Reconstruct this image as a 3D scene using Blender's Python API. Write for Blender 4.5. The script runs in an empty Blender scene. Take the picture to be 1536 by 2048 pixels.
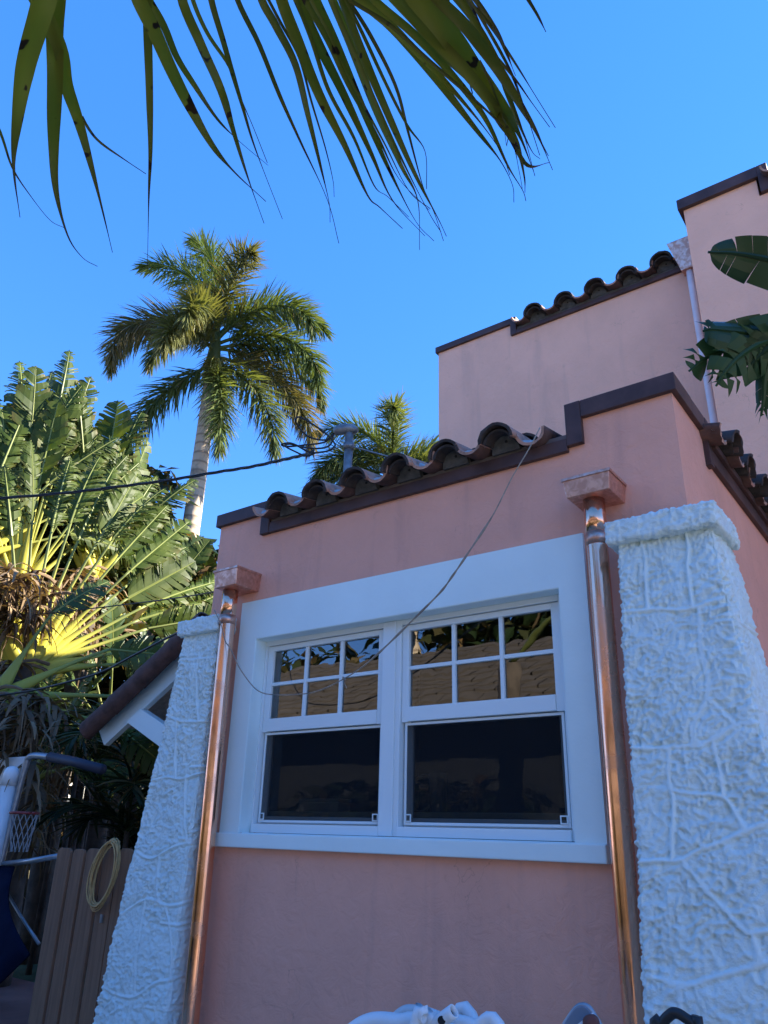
import bpy, math, random
import numpy as np
from mathutils import Matrix, Vector
S = bpy.context.scene
C = S.collection
R_ = math.radians

# ------------------------------------------------------------------ camera, sky, sun, exposure
CAM = np.array([0.0, -3.4, 1.6])
ROT = np.array([[0.80392701, 0.21196918, 0.55567115],
                [0.59416283, -0.3269804, -0.7348839],
                [0.02592084, 0.92095216, -0.38881258]])
FPX = 1530.0
cd = bpy.data.cameras.new('camera')
cam = bpy.data.objects.new('camera', cd)
C.objects.link(cam)
m4 = Matrix(ROT.tolist()).to_4x4()
m4.translation = Vector(CAM.tolist())
cam.matrix_world = m4
cd.sensor_fit = 'VERTICAL'
cd.sensor_height = 24.0
cd.lens = 24.0 * FPX / 2048.0
cd.clip_start = 0.05
cd.clip_end = 2000
S.camera = cam

SUN_AZ, SUN_EL = 43.0, 30.0          # azimuth counted from +x towards +y
w = bpy.data.worlds.new('World')
S.world = w
w.use_nodes = True
nt = w.node_tree
sky = nt.nodes.new('ShaderNodeTexSky')
sky.sky_type = 'NISHITA'
sky.sun_disc = False
sky.sun_elevation = R_(SUN_EL)
sky.sun_rotation = R_(90 - SUN_AZ)
sky.altitude = 0
sky.air_density = 1.0
sky.dust_density = 0.0
sky.ozone_density = 8.0
bg = nt.nodes['Background']
bg.inputs['Strength'].default_value = 0.12
# the phone's colour rendering of the sky: flatter and more saturated, the same in every direction
sg = nt.nodes.new('ShaderNodeGamma')
sg.inputs['Gamma'].default_value = 0.6
sh = nt.nodes.new('ShaderNodeHueSaturation')
sh.inputs['Saturation'].default_value = 1.42
nt.links.new(sky.outputs[0], sg.inputs['Color'])
nt.links.new(sg.outputs[0], sh.inputs['Color'])
sm = nt.nodes.new('ShaderNodeMix')
sm.data_type = 'RGBA'
sm.blend_type = 'MULTIPLY'
sm.inputs[0].default_value = 1.0
sm.inputs[7].default_value = (1.07, 0.885, 1.18, 1.0)      # colour balance
nt.links.new(sh.outputs[0], sm.inputs[6])
nt.links.new(sm.outputs[2], bg.inputs['Color'])
sl = bpy.data.lights.new('sun', 'SUN')
sl.energy = 4.0
sl.angle = R_(0.5)
sl.color = (1.0, 0.92, 0.78)
so = bpy.data.objects.new('sun', sl)
C.objects.link(so)
sd = Vector((math.cos(R_(SUN_EL)) * math.cos(R_(SUN_AZ)), math.cos(R_(SUN_EL)) * math.sin(R_(SUN_AZ)), math.sin(R_(SUN_EL))))
so.rotation_euler = sd.to_track_quat('Z', 'Y').to_euler()
S.view_settings.view_transform = 'Standard'
S.view_settings.look = 'None'
S.view_settings.exposure = 2.38
S.view_settings.gamma = 1.0
S.view_settings.use_curve_mapping = False
S.cycles.max_bounces = 8
S.cycles.transparent_max_bounces = 16

# ------------------------------------------------------------------ measuring helpers (photo survey -> metres)
def ray(px, py):
    return ROT @ np.array([(px - 768) / FPX, -(py - 1024) / FPX, -1.0])
def on_y(px, py, Y):
    d = ray(px, py); return CAM + d * ((Y - CAM[1]) / d[1])
def at_d(px, py, D):
    d = ray(px, py); return CAM + d / np.linalg.norm(d) * D

# ------------------------------------------------------------------ mesh helpers
class MB:
    def __init__(s):
        s.v = []; s.f = []; s.mi = []; s.t = []
    def add(s, vs, fs, mi=0, tint=None):
        o = len(s.v)
        s.v.extend([tuple(map(float, p)) for p in vs])
        s.f.extend([tuple(i + o for i in f) for f in fs])
        s.mi.extend([mi] * len(fs))
        if tint is None: s.t.extend([0.0] * len(vs))
        elif np.isscalar(tint): s.t.extend([float(tint)] * len(vs))
        else: s.t.extend([float(x) for x in tint])
        return s
    def box(s, x0, x1, y0, y1, z0, z1, mi=0):
        vs = [(x0, y0, z0), (x1, y0, z0), (x1, y1, z0), (x0, y1, z0), (x0, y0, z1), (x1, y0, z1), (x1, y1, z1), (x0, y1, z1)]
        fs = [(0, 3, 2, 1), (4, 5, 6, 7), (0, 1, 5, 4), (1, 2, 6, 5), (2, 3, 7, 6), (3, 0, 4, 7)]
        return s.add(vs, fs, mi)
    def prism_y(s, poly, y0, y1, mi=0):
        n = len(poly)
        vs = [(x, y0, z) for x, z in poly] + [(x, y1, z) for x, z in poly]
        fs = [tuple(range(n)), tuple(range(2 * n - 1, n - 1, -1))] + [((i + 1) % n, i, i + n, (i + 1) % n + n) for i in range(n)]
        return s.add(vs, fs, mi)
    def tube(s, pts, rad, n=8, mi=0, cap=True, flat=1.0, tint=None, up=None):
        P = np.array(pts, float); k = len(P)
        rad = np.full(k, rad) if np.isscalar(rad) else np.array(rad, float)
        T = np.gradient(P, axis=0); T /= np.linalg.norm(T, axis=1)[:, None] + 1e-12
        ref = np.array([0, 0, 1.0]) if up is None else np.array(up, float)
        if abs(T[0] @ ref) > 0.95: ref = np.array([1.0, 0, 0])
        N = ref - T[0] * (T[0] @ ref); N /= np.linalg.norm(N)
        vs = []
        for i in range(k):
            N = N - T[i] * (T[i] @ N); N /= np.linalg.norm(N) + 1e-12
            B = np.cross(T[i], N)
            for j in range(n):
                a = 2 * math.pi * j / n
                vs.append(P[i] + rad[i] * (math.cos(a) * N * flat + math.sin(a) * B))
        fs = []
        for i in range(k - 1):
            for j in range(n):
                fs.append((i * n + j, i * n + (j + 1) % n, (i + 1) * n + (j + 1) % n, (i + 1) * n + j))
        if cap:
            fs.append(tuple(range(n - 1, -1, -1))); fs.append(tuple((k - 1) * n + j for j in range(n)))
        tt = None
        if tint is not None: tt = np.repeat(np.array(tint, float), n) if not np.isscalar(tint) else tint
        return s.add(vs, fs, mi, tt)
    def lathe(s, prof, c=(0, 0, 0), n=20, mi=0):
        vs = []; k = len(prof)
        for r, z in prof:
            for j in range(n):
                a = 2 * math.pi * j / n
                vs.append((c[0] + r * math.cos(a), c[1] + r * math.sin(a), c[2] + z))
        fs = [(i * n + j, i * n + (j + 1) % n, (i + 1) * n + (j + 1) % n, (i + 1) * n + j) for i in range(k - 1) for j in range(n)]
        fs.append(tuple(range(n - 1, -1, -1))); fs.append(tuple((k - 1) * n + j for j in range(n)))
        return s.add(vs, fs, mi)
    def mesh(s, name, mats, smooth=False):
        me = bpy.data.meshes.new(name)
        me.from_pydata(s.v, [], s.f)
        for m in (mats if isinstance(mats, (list, tuple)) else [mats]): me.materials.append(m)
        if any(s.mi): me.polygons.foreach_set('material_index', s.mi)
        if smooth: me.polygons.foreach_set('use_smooth', [True] * len(s.f))
        if any(s.t):
            a = me.attributes.new('tint', 'FLOAT', 'POINT'); a.data.foreach_set('value', s.t)
        me.update()
        return me
    def build(s, name, mats, parent=None, smooth=False, bevel=0.0, kind=None, auto=False):
        o = link(name, s.mesh(name, mats, smooth), parent)
        if bevel:
            b = o.modifiers.new('edge', 'BEVEL'); b.width = bevel; b.segments = 2; b.limit_method = 'ANGLE'
        if kind: o['kind'] = kind
        return o

def wloc(o):
    p = np.zeros(3)
    while o is not None:
        p = p + np.array(o.location); o = o.parent
    return p
def link(name, me, parent=None, mat=None):
    """mesh whose vertices are in world space (mat None) or local with a world matrix"""
    o = bpy.data.objects.new(name, me)
    C.objects.link(o)
    if parent is not None:
        o.parent = parent
        o.matrix_parent_inverse = WM[parent.name].inverted()
    if mat is not None: o.matrix_basis = mat
    WM[o.name] = mat.copy() if mat is not None else Matrix.Identity(4)
    return o
WM = {}
def thing(name, label, cat, loc=(0, 0, 0), group=None, rz=0.0):
    o = bpy.data.objects.new(name, None)
    o.empty_display_size = 0.2
    C.objects.link(o)
    M = Matrix.Translation(Vector([float(c) for c in loc])) @ Matrix.Rotation(rz, 4, 'Z')
    o.matrix_basis = M
    WM[o.name] = M.copy()
    o['label'] = label; o['category'] = cat
    if group: o['group'] = group
    return o
def tag(o, label, cat, group=None):
    o['label'] = label; o['category'] = cat
    if group: o['group'] = group
    return o
def struct(o):
    o['kind'] = 'structure'; return o

def hash3(i, j, k, seed):
    n = (i * 374761393 + j * 668265263 + k * 1274126177 + seed * 974711) & 0xFFFFFFFF
    n = ((n ^ (n >> 13)) * 1274126177) & 0xFFFFFFFF
    n = (n ^ (n >> 16)) & 0xFFFFFFFF
    return n.astype(np.float64) / 4294967295.0
def noise3(P, freq, seed=0):
    Q = np.asarray(P, float) * freq
    I = np.floor(Q).astype(np.int64); F = Q - I; F = F * F * (3 - 2 * F)
    out = 0
    for a in (0, 1):
        for b in (0, 1):
            for c in (0, 1):
                wgt = (F[..., 0] if a else 1 - F[..., 0]) * (F[..., 1] if b else 1 - F[..., 1]) * (F[..., 2] if c else 1 - F[..., 2])
                out = out + wgt * hash3(I[..., 0] + a, I[..., 1] + b, I[..., 2] + c, seed)
    return out * 2 - 1

# ------------------------------------------------------------------ materials
def mat(name):
    m = bpy.data.materials.new(name); m.use_nodes = True
    n = m.node_tree.nodes; b = n['Principled BSDF']
    return m, m.node_tree, b
def nd(t, kind, **kw):
    n = t.nodes.new(kind)
    for k, v in kw.items():
        if hasattr(n, k): setattr(n, k, v)
        else: n.inputs[k].default_value = v
    return n
def mixc(t, a, b, fac, blend='MIX'):
    n = t.nodes.new('ShaderNodeMix'); n.data_type = 'RGBA'; n.blend_type = blend
    for sock, val in ((0, fac), (6, a), (7, b)):
        if hasattr(val, 'is_output') or isinstance(val, bpy.types.NodeSocket): t.links.new(val, n.inputs[sock])
        else: n.inputs[sock].default_value = val if sock == 0 else (*val, 1.0)
    return n.outputs[2]
def noise(t, scale, detail=4, rough=0.55, vec=None, dist=0.0):
    n = nd(t, 'ShaderNodeTexNoise', Scale=scale, Detail=detail, Roughness=rough, Distortion=dist)
    if vec is None:
        g = nd(t, 'ShaderNodeNewGeometry'); vec = g.outputs['Position']
    t.links.new(vec, n.inputs['Vector'])
    return n.outputs['Fac']
def ramp(t, fac, lo, hi, a=0.0, b=1.0):
    r = nd(t, 'ShaderNodeMapRange'); r.inputs[1].default_value = lo; r.inputs[2].default_value = hi
    r.inputs[3].default_value = a; r.inputs[4].default_value = b
    t.links.new(fac, r.inputs[0]); return r.outputs[0]
def bump(t, b, h, strength=0.3, dist=0.01, prev=None):
    n = nd(t, 'ShaderNodeBump', Strength=strength, Distance=dist)
    t.links.new(h, n.inputs['Height'])
    if prev is not None: t.links.new(prev, n.inputs['Normal'])
    t.links.new(n.outputs[0], b.inputs['Normal']); return n.outputs[0]
def simple(name, col, rough=0.5, metal=0.0, var=0.0, vscale=8.0, bmp=0.0, bscale=60.0, spec=None):
    m, t, b = mat(name)
    b.inputs['Roughness'].default_value = rough; b.inputs['Metallic'].default_value = metal
    if spec is not None: b.inputs['Specular IOR Level'].default_value = spec
    if var:
        f = ramp(t, noise(t, vscale), 0.3, 0.7)
        t.links.new(mixc(t, tuple(c * (1 - var) for c in col), tuple(min(1, c * (1 + var)) for c in col), f), b.inputs['Base Color'])
    else: b.inputs['Base Color'].default_value = (*col, 1)
    if bmp: bump(t, b, noise(t, bscale), bmp, 0.01)
    return m

def stucco(name, col):
    m, t, b = mat(name)
    f = ramp(t, noise(t, 2.2, 5), 0.3, 0.7)
    c = mixc(t, tuple(x * 0.93 for x in col), tuple(x * 1.05 for x in col), f)
    f2 = ramp(t, noise(t, 9.0, 6, 0.7), 0.62, 0.78)
    c = mixc(t, c, tuple(x * 0.82 for x in col), f2)
    # faint hairline cracks and trowel scars
    v = nd(t, 'ShaderNodeTexVoronoi', feature='DISTANCE_TO_EDGE', Scale=1.3)
    g = nd(t, 'ShaderNodeNewGeometry')
    wn = nd(t, 'ShaderNodeTexNoise', Scale=4.0, Detail=5.0)
    t.links.new(g.outputs['Position'], wn.inputs['Vector'])
    ad = nd(t, 'ShaderNodeVectorMath', operation='ADD')
    t.links.new(g.outputs['Position'], ad.inputs[0]); t.links.new(wn.outputs['Color'], ad.inputs[1])
    t.links.new(ad.outputs[0], v.inputs['Vector'])
    cr = ramp(t, v.outputs['Distance'], 0.0, 0.006, 1.0, 0.0)
    msk = ramp(t, noise(t, 1.7, 3), 0.52, 0.6)
    mul = nd(t, 'ShaderNodeMath', operation='MULTIPLY'); t.links.new(cr, mul.inputs[0]); t.links.new(msk, mul.inputs[1])
    mul2 = nd(t, 'ShaderNodeMath', operation='MULTIPLY'); t.links.new(mul.outputs[0], mul2.inputs[0]); mul2.inputs[1].default_value = 0.4
    c = mixc(t, c, tuple(x * 0.45 for x in col), mul2.outputs[0])
    mp = nd(t, 'ShaderNodeMapping'); mp.inputs['Scale'].default_value = (3.2, 3.2, 0.35)
    t.links.new(g.outputs['Position'], mp.inputs[0])
    st = ramp(t, noise(t, 1.6, 5, 0.6, vec=mp.outputs[0], dist=0.4), 0.54, 0.80, 0.0, 0.55)
    c = mixc(t, c, tuple(x * y for x, y in zip(col, (0.70, 0.74, 0.80))), st)
    sp = ramp(t, noise(t, 38, 3, 0.6), 0.66, 0.74, 0.0, 0.35)
    c = mixc(t, c, tuple(min(0.95, x * 1.15) for x in col), sp)
    t.links.new(c, b.inputs['Base Color'])
    b.inputs['Roughness'].default_value = 0.75
    b.inputs['Specular IOR Level'].default_value = 0.3
    p = bump(t, b, noise(t, 11, 7, 0.66, dist=0.8), 0.55, 0.02)
    bump(t, b, noise(t, 180, 3, 0.6), 0.25, 0.004, p)
    return m

PINK = (0.84, 0.405, 0.29)
M_STUCCO = stucco('pink_stucco', PINK)
M_STUCCO_LIT = stucco('pink_stucco_lit', (0.97, 0.52, 0.36))  # same pink, brightened to carry the stronger light on the upper storey
M_WHITE = simple('white_paint', (0.75, 0.86, 0.84), 0.5, var=0.03, vscale=3, bmp=0.08, bscale=40)
M_SASH = simple('white_sash', (0.76, 0.82, 0.82), 0.35)
M_TRIM = simple('brown_metal_trim', (0.078, 0.043, 0.040), 0.55, spec=0.3, var=0.35, vscale=5, bmp=0.1, bscale=30)
M_SOFFIT = simple('weathered_board', (0.16, 0.13, 0.125), 0.8, var=0.3, vscale=6, bmp=0.3, bscale=30)
M_MORTAR = simple('roof_mortar', (0.42, 0.42, 0.40), 0.9, var=0.25, vscale=20, bmp=0.6, bscale=50)
M_PINKWHITE = simple('pinkish_white', (0.86, 0.74, 0.72), 0.45, var=0.08, vscale=6)  # even pinkish white for the upper downspout
M_DARK = simple('dark_hole', (0.012, 0.012, 0.012), 0.9)
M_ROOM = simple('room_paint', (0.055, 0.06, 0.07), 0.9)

def tile_mat():
    m, t, b = mat('terracotta')
    oi = nd(t, 'ShaderNodeObjectInfo')
    c = mixc(t, (0.40, 0.19, 0.125), (0.50, 0.28, 0.20), oi.outputs['Random'])
    f = ramp(t, noise(t, 16, 6, 0.65), 0.50, 0.75)
    c = mixc(t, c, (0.14, 0.10, 0.08), f)
    f = ramp(t, noise(t, 45, 4), 0.62, 0.75)
    c = mixc(t, c, (0.42, 0.36, 0.31), f)
    t.links.new(c, b.inputs['Base Color']); b.inputs['Roughness'].default_value = 0.85
    bump(t, b, noise(t, 70, 5), 0.4, 0.006)
    return m
M_TILE = tile_mat()
M_RAKE = simple('brown_rake_tile', (0.105, 0.055, 0.045), 0.85, var=0.4, vscale=9, bmp=0.4, bscale=50)
M_TILE_DARK = simple('dark_terracotta', (0.045, 0.034, 0.030), 0.88, var=0.5, vscale=14, bmp=0.4, bscale=60)  # near-black terracotta for the darker tiles, inner faces and front edges

def copper_mat(name, patina):
    m, t, b = mat(name)
    b.inputs['Metallic'].default_value = 1.0
    f = ramp(t, noise(t, 26, 5, 0.55, dist=0.6), 0.42, 0.62)
    base = (0.90, 0.47, 0.31)
    if patina:
        c = mixc(t, (0.60, 0.31, 0.22), (0.78, 0.48, 0.37), f)
        r = ramp(t, f, 0, 1, 0.5, 0.36)
        mt = ramp(t, f, 0, 1, 0.85, 1.0); t.links.new(mt, b.inputs['Metallic'])
    else:
        f = ramp(t, noise(t, 5, 4, 0.5, dist=0.4), 0.5, 0.62)
        c = mixc(t, base, (0.80, 0.42, 0.28), f)
        r = ramp(t, f, 0, 1, 0.16, 0.30)
    t.links.new(c, b.inputs['Base Color']); t.links.new(r, b.inputs['Roughness'])
    bump(t, b, noise(t, 7, 2), 0.05, 0.02)
    return m
M_COPPER = copper_mat('copper_bright', False)
M_COPPER_P = copper_mat('copper_patchy', True)

def glass_mat():
    m = bpy.data.materials.new('window_glass'); m.use_nodes = True
    t = m.node_tree; t.nodes.remove(t.nodes['Principled BSDF'])
    out = t.nodes['Material Output']
    tr = nd(t, 'ShaderNodeBsdfTransparent'); tr.inputs[0].default_value = (0.70, 0.74, 0.72, 1)
    gl = nd(t, 'ShaderNodeBsdfGlossy', Roughness=0.0); gl.inputs[0].default_value = (0.95, 0.95, 0.93, 1)
    fr = nd(t, 'ShaderNodeFresnel', IOR=1.5)
    mu = nd(t, 'ShaderNodeMath', operation='MULTIPLY'); mu.use_clamp = True; mu.inputs[1].default_value = 3.2
    t.links.new(fr.outputs[0], mu.inputs[0])
    mx = nd(t, 'ShaderNodeMixShader')
    t.links.new(mu.outputs[0], mx.inputs[0]); t.links.new(tr.outputs[0], mx.inputs[1]); t.links.new(gl.outputs[0], mx.inputs[2])
    # slight waviness of the double glazing
    bp = nd(t, 'ShaderNodeBump', Strength=0.04, Distance=0.02)
    t.links.new(noise(t, 4.0, 2), bp.inputs['Height']); t.links.new(bp.outputs[0], gl.inputs['Normal'])
    t.links.new(mx.outputs[0], out.inputs['Surface'])
    return m
M_GLASS = glass_mat()
def screen_mat():
    m = bpy.data.materials.new('insect_mesh'); m.use_nodes = True
    t = m.node_tree; t.nodes.remove(t.nodes['Principled BSDF'])
    tr = nd(t, 'ShaderNodeBsdfTransparent')
    df = nd(t, 'ShaderNodeBsdfDiffuse'); df.inputs[0].default_value = (0.018, 0.019, 0.022, 1)
    mx = nd(t, 'ShaderNodeMixShader'); mx.inputs[0].default_value = 0.70
    t.links.new(tr.outputs[0], mx.inputs[1]); t.links.new(df.outputs[0], mx.inputs[2])
    t.links.new(mx.outputs[0], t.nodes['Material Output'].inputs['Surface'])
    return m
M_SCREEN = screen_mat()

def leaf_mat(name, c1, c2, dry=(0.20, 0.13, 0.06), trans=0.35, rough=0.38, spot=0.0, vs=3.0):
    m, t, b = mat(name)
    oi = nd(t, 'ShaderNodeObjectInfo')
    f = ramp(t, noise(t, vs, 3), 0.3, 0.7)
    c = mixc(t, c1, c2, f)
    hs = nd(t, 'ShaderNodeHueSaturation')
    v = ramp(t, oi.outputs['Random'], 0, 1, 0.75, 1.25); t.links.new(v, hs.inputs['Value'])
    t.links.new(c, hs.inputs['Color']); c = hs.outputs['Color']
    at = nd(t, 'ShaderNodeAttribute', attribute_name='tint')
    c = mixc(t, c, dry, at.outputs['Fac'])
    if spot:
        sp = ramp(t, noise(t, 24, 2, 0.5), 0.63, 0.66)
        c = mixc(t, c, (0.022, 0.012, 0.008), sp)
    t.links.new(c, b.inputs['Base Color'])
    b.inputs['Roughness'].default_value = rough
    b.inputs['Specular IOR Level'].default_value = 0.25
    tl = nd(t, 'ShaderNodeBsdfTranslucent')
    c2_ = mixc(t, c, (1.25, 1.1, 0.45), 1.0, 'MULTIPLY')
    t.links.new(c2_, tl.inputs['Color'])
    mx = nd(t, 'ShaderNodeMixShader'); mx.inputs[0].default_value = trans
    t.links.new(b.outputs[0], mx.inputs[1]); t.links.new(tl.outputs[0], mx.inputs[2])
    t.links.new(mx.outputs[0], t.nodes['Material Output'].inputs['Surface'])
    return m
M_FAN = leaf_mat('fan_leaf', (0.034, 0.068, 0.010), (0.095, 0.130, 0.020), trans=0.38, rough=0.5, vs=5.0)
M_FANDARK = leaf_mat('fan_leaf_deep', (0.035, 0.070, 0.022), (0.07, 0.11, 0.03), trans=0.3)
M_PETIOLE = leaf_mat('petiole', (0.20, 0.235, 0.065), (0.26, 0.29, 0.085), dry=(0.72, 0.64, 0.09), trans=0.18)
M_ROYAL = leaf_mat('royal_leaf', (0.050, 0.100, 0.030), (0.13, 0.185, 0.055), dry=(0.26, 0.17, 0.10), trans=0.3)
M_COCO = leaf_mat('coconut_leaf', (0.12, 0.135, 0.014), (0.18, 0.19, 0.026), dry=(0.045, 0.028, 0.020), trans=0.5, spot=1)
M_FLOWER = leaf_mat('flower_strands', (0.16, 0.19, 0.035), (0.22, 0.23, 0.06), trans=0.2)
M_BANANA = leaf_mat('banana_leaf', (0.018, 0.045, 0.018), (0.030, 0.065, 0.024), trans=0.2, rough=0.3)
M_DRY = leaf_mat('dry_leaf', (0.24, 0.16, 0.085), (0.36, 0.26, 0.16), dry=(0.12, 0.08, 0.05), trans=0.2, rough=0.8)
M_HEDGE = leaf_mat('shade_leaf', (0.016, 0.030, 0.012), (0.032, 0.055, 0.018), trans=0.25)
M_BARK = simple('palm_bark', (0.085, 0.065, 0.048), 0.9, var=0.45, vscale=7, bmp=0.8, bscale=14)
def royal_bark():
    m, t, b = mat('royal_bark')
    g = nd(t, 'ShaderNodeNewGeometry')
    wv = nd(t, 'ShaderNodeTexWave', wave_type='BANDS', bands_direction='Z', Scale=1.6, Distortion=2.0)
    t.links.new(g.outputs['Position'], wv.inputs['Vector'])
    f = ramp(t, wv.outputs['Fac'], 0.75, 1.0)
    c = mixc(t, (0.58, 0.46, 0.33), (0.32, 0.24, 0.17), f)
    c = mixc(t, c, (0.20, 0.17, 0.13), ramp(t, noise(t, 3, 5), 0.55, 0.75))
    t.links.new(c, b.inputs['Base Color']); b.inputs['Roughness'].default_value = 0.85
    bump(t, b, wv.outputs['Fac'], 0.4, 0.02)
    return m
M_RBARK = royal_bark()
M_STONE = simple('painted_stone', (0.69, 0.795, 0.775), 0.7, var=0.06, vscale=14, bmp=0.5, bscale=170)
M_JOINT = simple('painted_joint', (0.70, 0.80, 0.785), 0.65, var=0.03, vscale=9, bmp=0.25, bscale=80)
def wood_mat(name, a, bb, sc=1.0):
    m, t, b = mat(name)
    tc = nd(t, 'ShaderNodeNewGeometry'); mp = nd(t, 'ShaderNodeMapping'); mp.inputs['Scale'].default_value = (38 * sc, 38 * sc, 2.2 * sc)
    t.links.new(tc.outputs['Position'], mp.inputs[0])
    f = noise(t, 1.0, 6, 0.6, vec=mp.outputs[0], dist=0.3)
    t.links.new(mixc(t, a, bb, ramp(t, f, 0.3, 0.7)), b.inputs['Base Color'])
    b.inputs['Roughness'].default_value = 0.8
    bump(t, b, f, 0.4, 0.006)
    return m
M_PICKET = wood_mat('brown_stained_wood', (0.14, 0.066, 0.034), (0.24, 0.125, 0.068))
M_FENCE = wood_mat('dark_fence_wood', (0.03, 0.022, 0.018), (0.055, 0.04, 0.03))
M_HOSE = simple('tan_rope', (0.42, 0.255, 0.095), 0.6, var=0.2, vscale=30)
M_CABLE = simple('black_cable', (0.016, 0.016, 0.018), 0.45)
M_CORD = simple('grey_cord', (0.30, 0.25, 0.20), 0.8, var=0.3, vscale=25)
M_GREYTUBE = simple('grey_tube', (0.33, 0.36, 0.39), 0.35, metal=0.6, var=0.15, vscale=20)
M_NAVY = simple('navy_fabric', (0.005, 0.008, 0.022), 0.95, spec=0.05, var=0.2, vscale=5, bmp=0.3, bscale=25)
M_NAVYPAD = simple('navy_padding', (0.018, 0.022, 0.045), 0.6)
M_PLASTIC = simple('white_plastic', (0.74, 0.76, 0.76), 0.4, var=0.06, vscale=9)
M_MILK = simple('milky_plastic', (0.55, 0.58, 0.58), 0.3, var=0.08, vscale=9)
M_RED = simple('red_metal', (0.25, 0.035, 0.03), 0.4)
M_NET = simple('white_net', (0.28, 0.28, 0.28), 0.8)
M_STEEL = simple('galvanised_steel', (0.22, 0.22, 0.22), 0.45, metal=0.5, var=0.3, vscale=15)
M_BLACK = simple('black_rubber', (0.014, 0.014, 0.015), 0.45)
M_BALL = simple('red_brown_clay', (0.16, 0.05, 0.035), 0.7, var=0.2)
M_BLUEGREY = simple('blue_grey_plastic', (0.16, 0.20, 0.26), 0.45)
M_GRASS = simple('lawn', (0.035, 0.06, 0.018), 0.95, var=0.5, vscale=2.5, bmp=1.0, bscale=40)
M_PATH = simple('red_paving', (0.20, 0.085, 0.065), 0.85, var=0.25, vscale=2, bmp=0.3, bscale=40)
M_DRIVE = simple('driveway_paving', (0.42, 0.395, 0.34), 0.85, var=0.2, vscale=2, bmp=0.3, bscale=40)
M_NWALL = simple('cream_render', (0.30, 0.28, 0.25), 0.8, var=0.08, vscale=2, bmp=0.2)
M_NROOF = simple('tan_roof_tile', (0.085, 0.068, 0.052), 0.85, var=0.25, vscale=4, bmp=0.3)
M_NSHADE = simple('grey_render', (0.12, 0.125, 0.12), 0.85, var=0.2, vscale=2)
M_NWHITE = simple('white_render', (0.75, 0.73, 0.68), 0.8, var=0.05, vscale=2)
M_CUP = simple('grey_ceramic', (0.30, 0.34, 0.33), 0.35)

# ------------------------------------------------------------------ ground
def sheet(name, x0, x1, y0, y1, z, m):
    return struct(MB().add([(x0, y0, z), (x1, y0, z), (x1, y1, z), (x0, y1, z)], [(0, 1, 2, 3)]).build(name, m))
sheet('ground', -400, 400, -400, 400, 0.0, M_GRASS)
sheet('driveway', -7.0, 12.0, -7.5, -0.02, 0.004, M_DRIVE)
sheet('path', -10.5, -4.3, -0.02, 2.2, 0.004, M_PATH)

# ------------------------------------------------------------------ HOUSE
house = thing('house', 'pink stucco house with white window surround, clay tile edges and copper downspouts', 'house', (-2.44, 0, 0))

def cellwall(mb, us, zs, keep, a0, a1, axis='y'):
    """solid wall from kept grid cells; axis = direction of thickness"""
    def P(u, z, a): return (u, a, z) if axis == 'y' else (a, u, z)
    nu, nz = len(us) - 1, len(zs) - 1
    K = lambda i, j: 0 <= i < nu and 0 <= j < nz and keep((us[i] + us[i + 1]) / 2, (zs[j] + zs[j + 1]) / 2)
    for i in range(nu):
        for j in range(nz):
            if not K(i, j): continue
            u0, u1, z0, z1 = us[i], us[i + 1], zs[j], zs[j + 1]
            for a in (a0, a1): mb.add([P(u0, z0, a), P(u1, z0, a), P(u1, z1, a), P(u0, z1, a)], [(0, 1, 2, 3)])
            if not K(i - 1, j): mb.add([P(u0, z0, a0), P(u0, z0, a1), P(u0, z1, a1), P(u0, z1, a0)], [(0, 1, 2, 3)])
            if not K(i + 1, j): mb.add([P(u1, z0, a0), P(u1, z0, a1), P(u1, z1, a1), P(u1, z1, a0)], [(0, 1, 2, 3)])
            if not K(i, j - 1): mb.add([P(u0, z0, a0), P(u1, z0, a0), P(u1, z0, a1), P(u0, z0, a1)], [(0, 1, 2, 3)])
            if not K(i, j + 1): mb.add([P(u0, z1, a0), P(u1, z1, a0), P(u1, z1, a1), P(u0, z1, a1)], [(0, 1, 2, 3)])
    return mb

XL, XR = -4.04, -0.826
OPX0, OPX1, OPZ0, OPZ1 = -3.555, -1.47, 1.56, 2.737
NX0, NX1, NZ = -3.55, -1.36, 3.50
def keep_front(x, z):
    if OPX0 < x < OPX1 and OPZ0 < z < OPZ1: return False
    if NX0 < x < NX1 and z > NZ: return False
    return True
cellwall(MB(), [XL, OPX0, NX0, NX1, OPX1, XR] if False else sorted([XL, OPX0, NX0, OPX1, NX1, XR]), [0, OPZ0, OPZ1, NZ, 3.66], keep_front, 0.0, 0.22).build('front_wall', M_STUCCO, house)
SN0, SN1, SZ = 0.52, 2.28, 3.52
cellwall(MB(), [0.22, SN0, SN1], [0, SZ, 3.66], lambda u, z: not (u > SN0 and z > SZ), XR - 0.22, XR, 'x').build('side_wall', M_STUCCO, house)
MB().box(XL, XL + 0.22, 0.22, 2.8, 0, 3.62).build('side_wall', M_STUCCO, house)
# room behind the window (ceiling, floor, back wall)
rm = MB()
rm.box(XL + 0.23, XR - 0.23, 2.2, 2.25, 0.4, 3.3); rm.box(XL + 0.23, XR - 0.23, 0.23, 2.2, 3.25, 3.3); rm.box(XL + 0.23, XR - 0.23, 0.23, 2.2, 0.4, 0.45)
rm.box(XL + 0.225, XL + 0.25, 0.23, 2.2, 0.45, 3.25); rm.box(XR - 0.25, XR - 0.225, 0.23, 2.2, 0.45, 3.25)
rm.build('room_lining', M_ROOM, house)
MB().box(XL + 0.22, XR - 0.22, 0.22, 2.78, 3.32, 3.40).build('roof_deck', M_SOFFIT, house)

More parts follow.
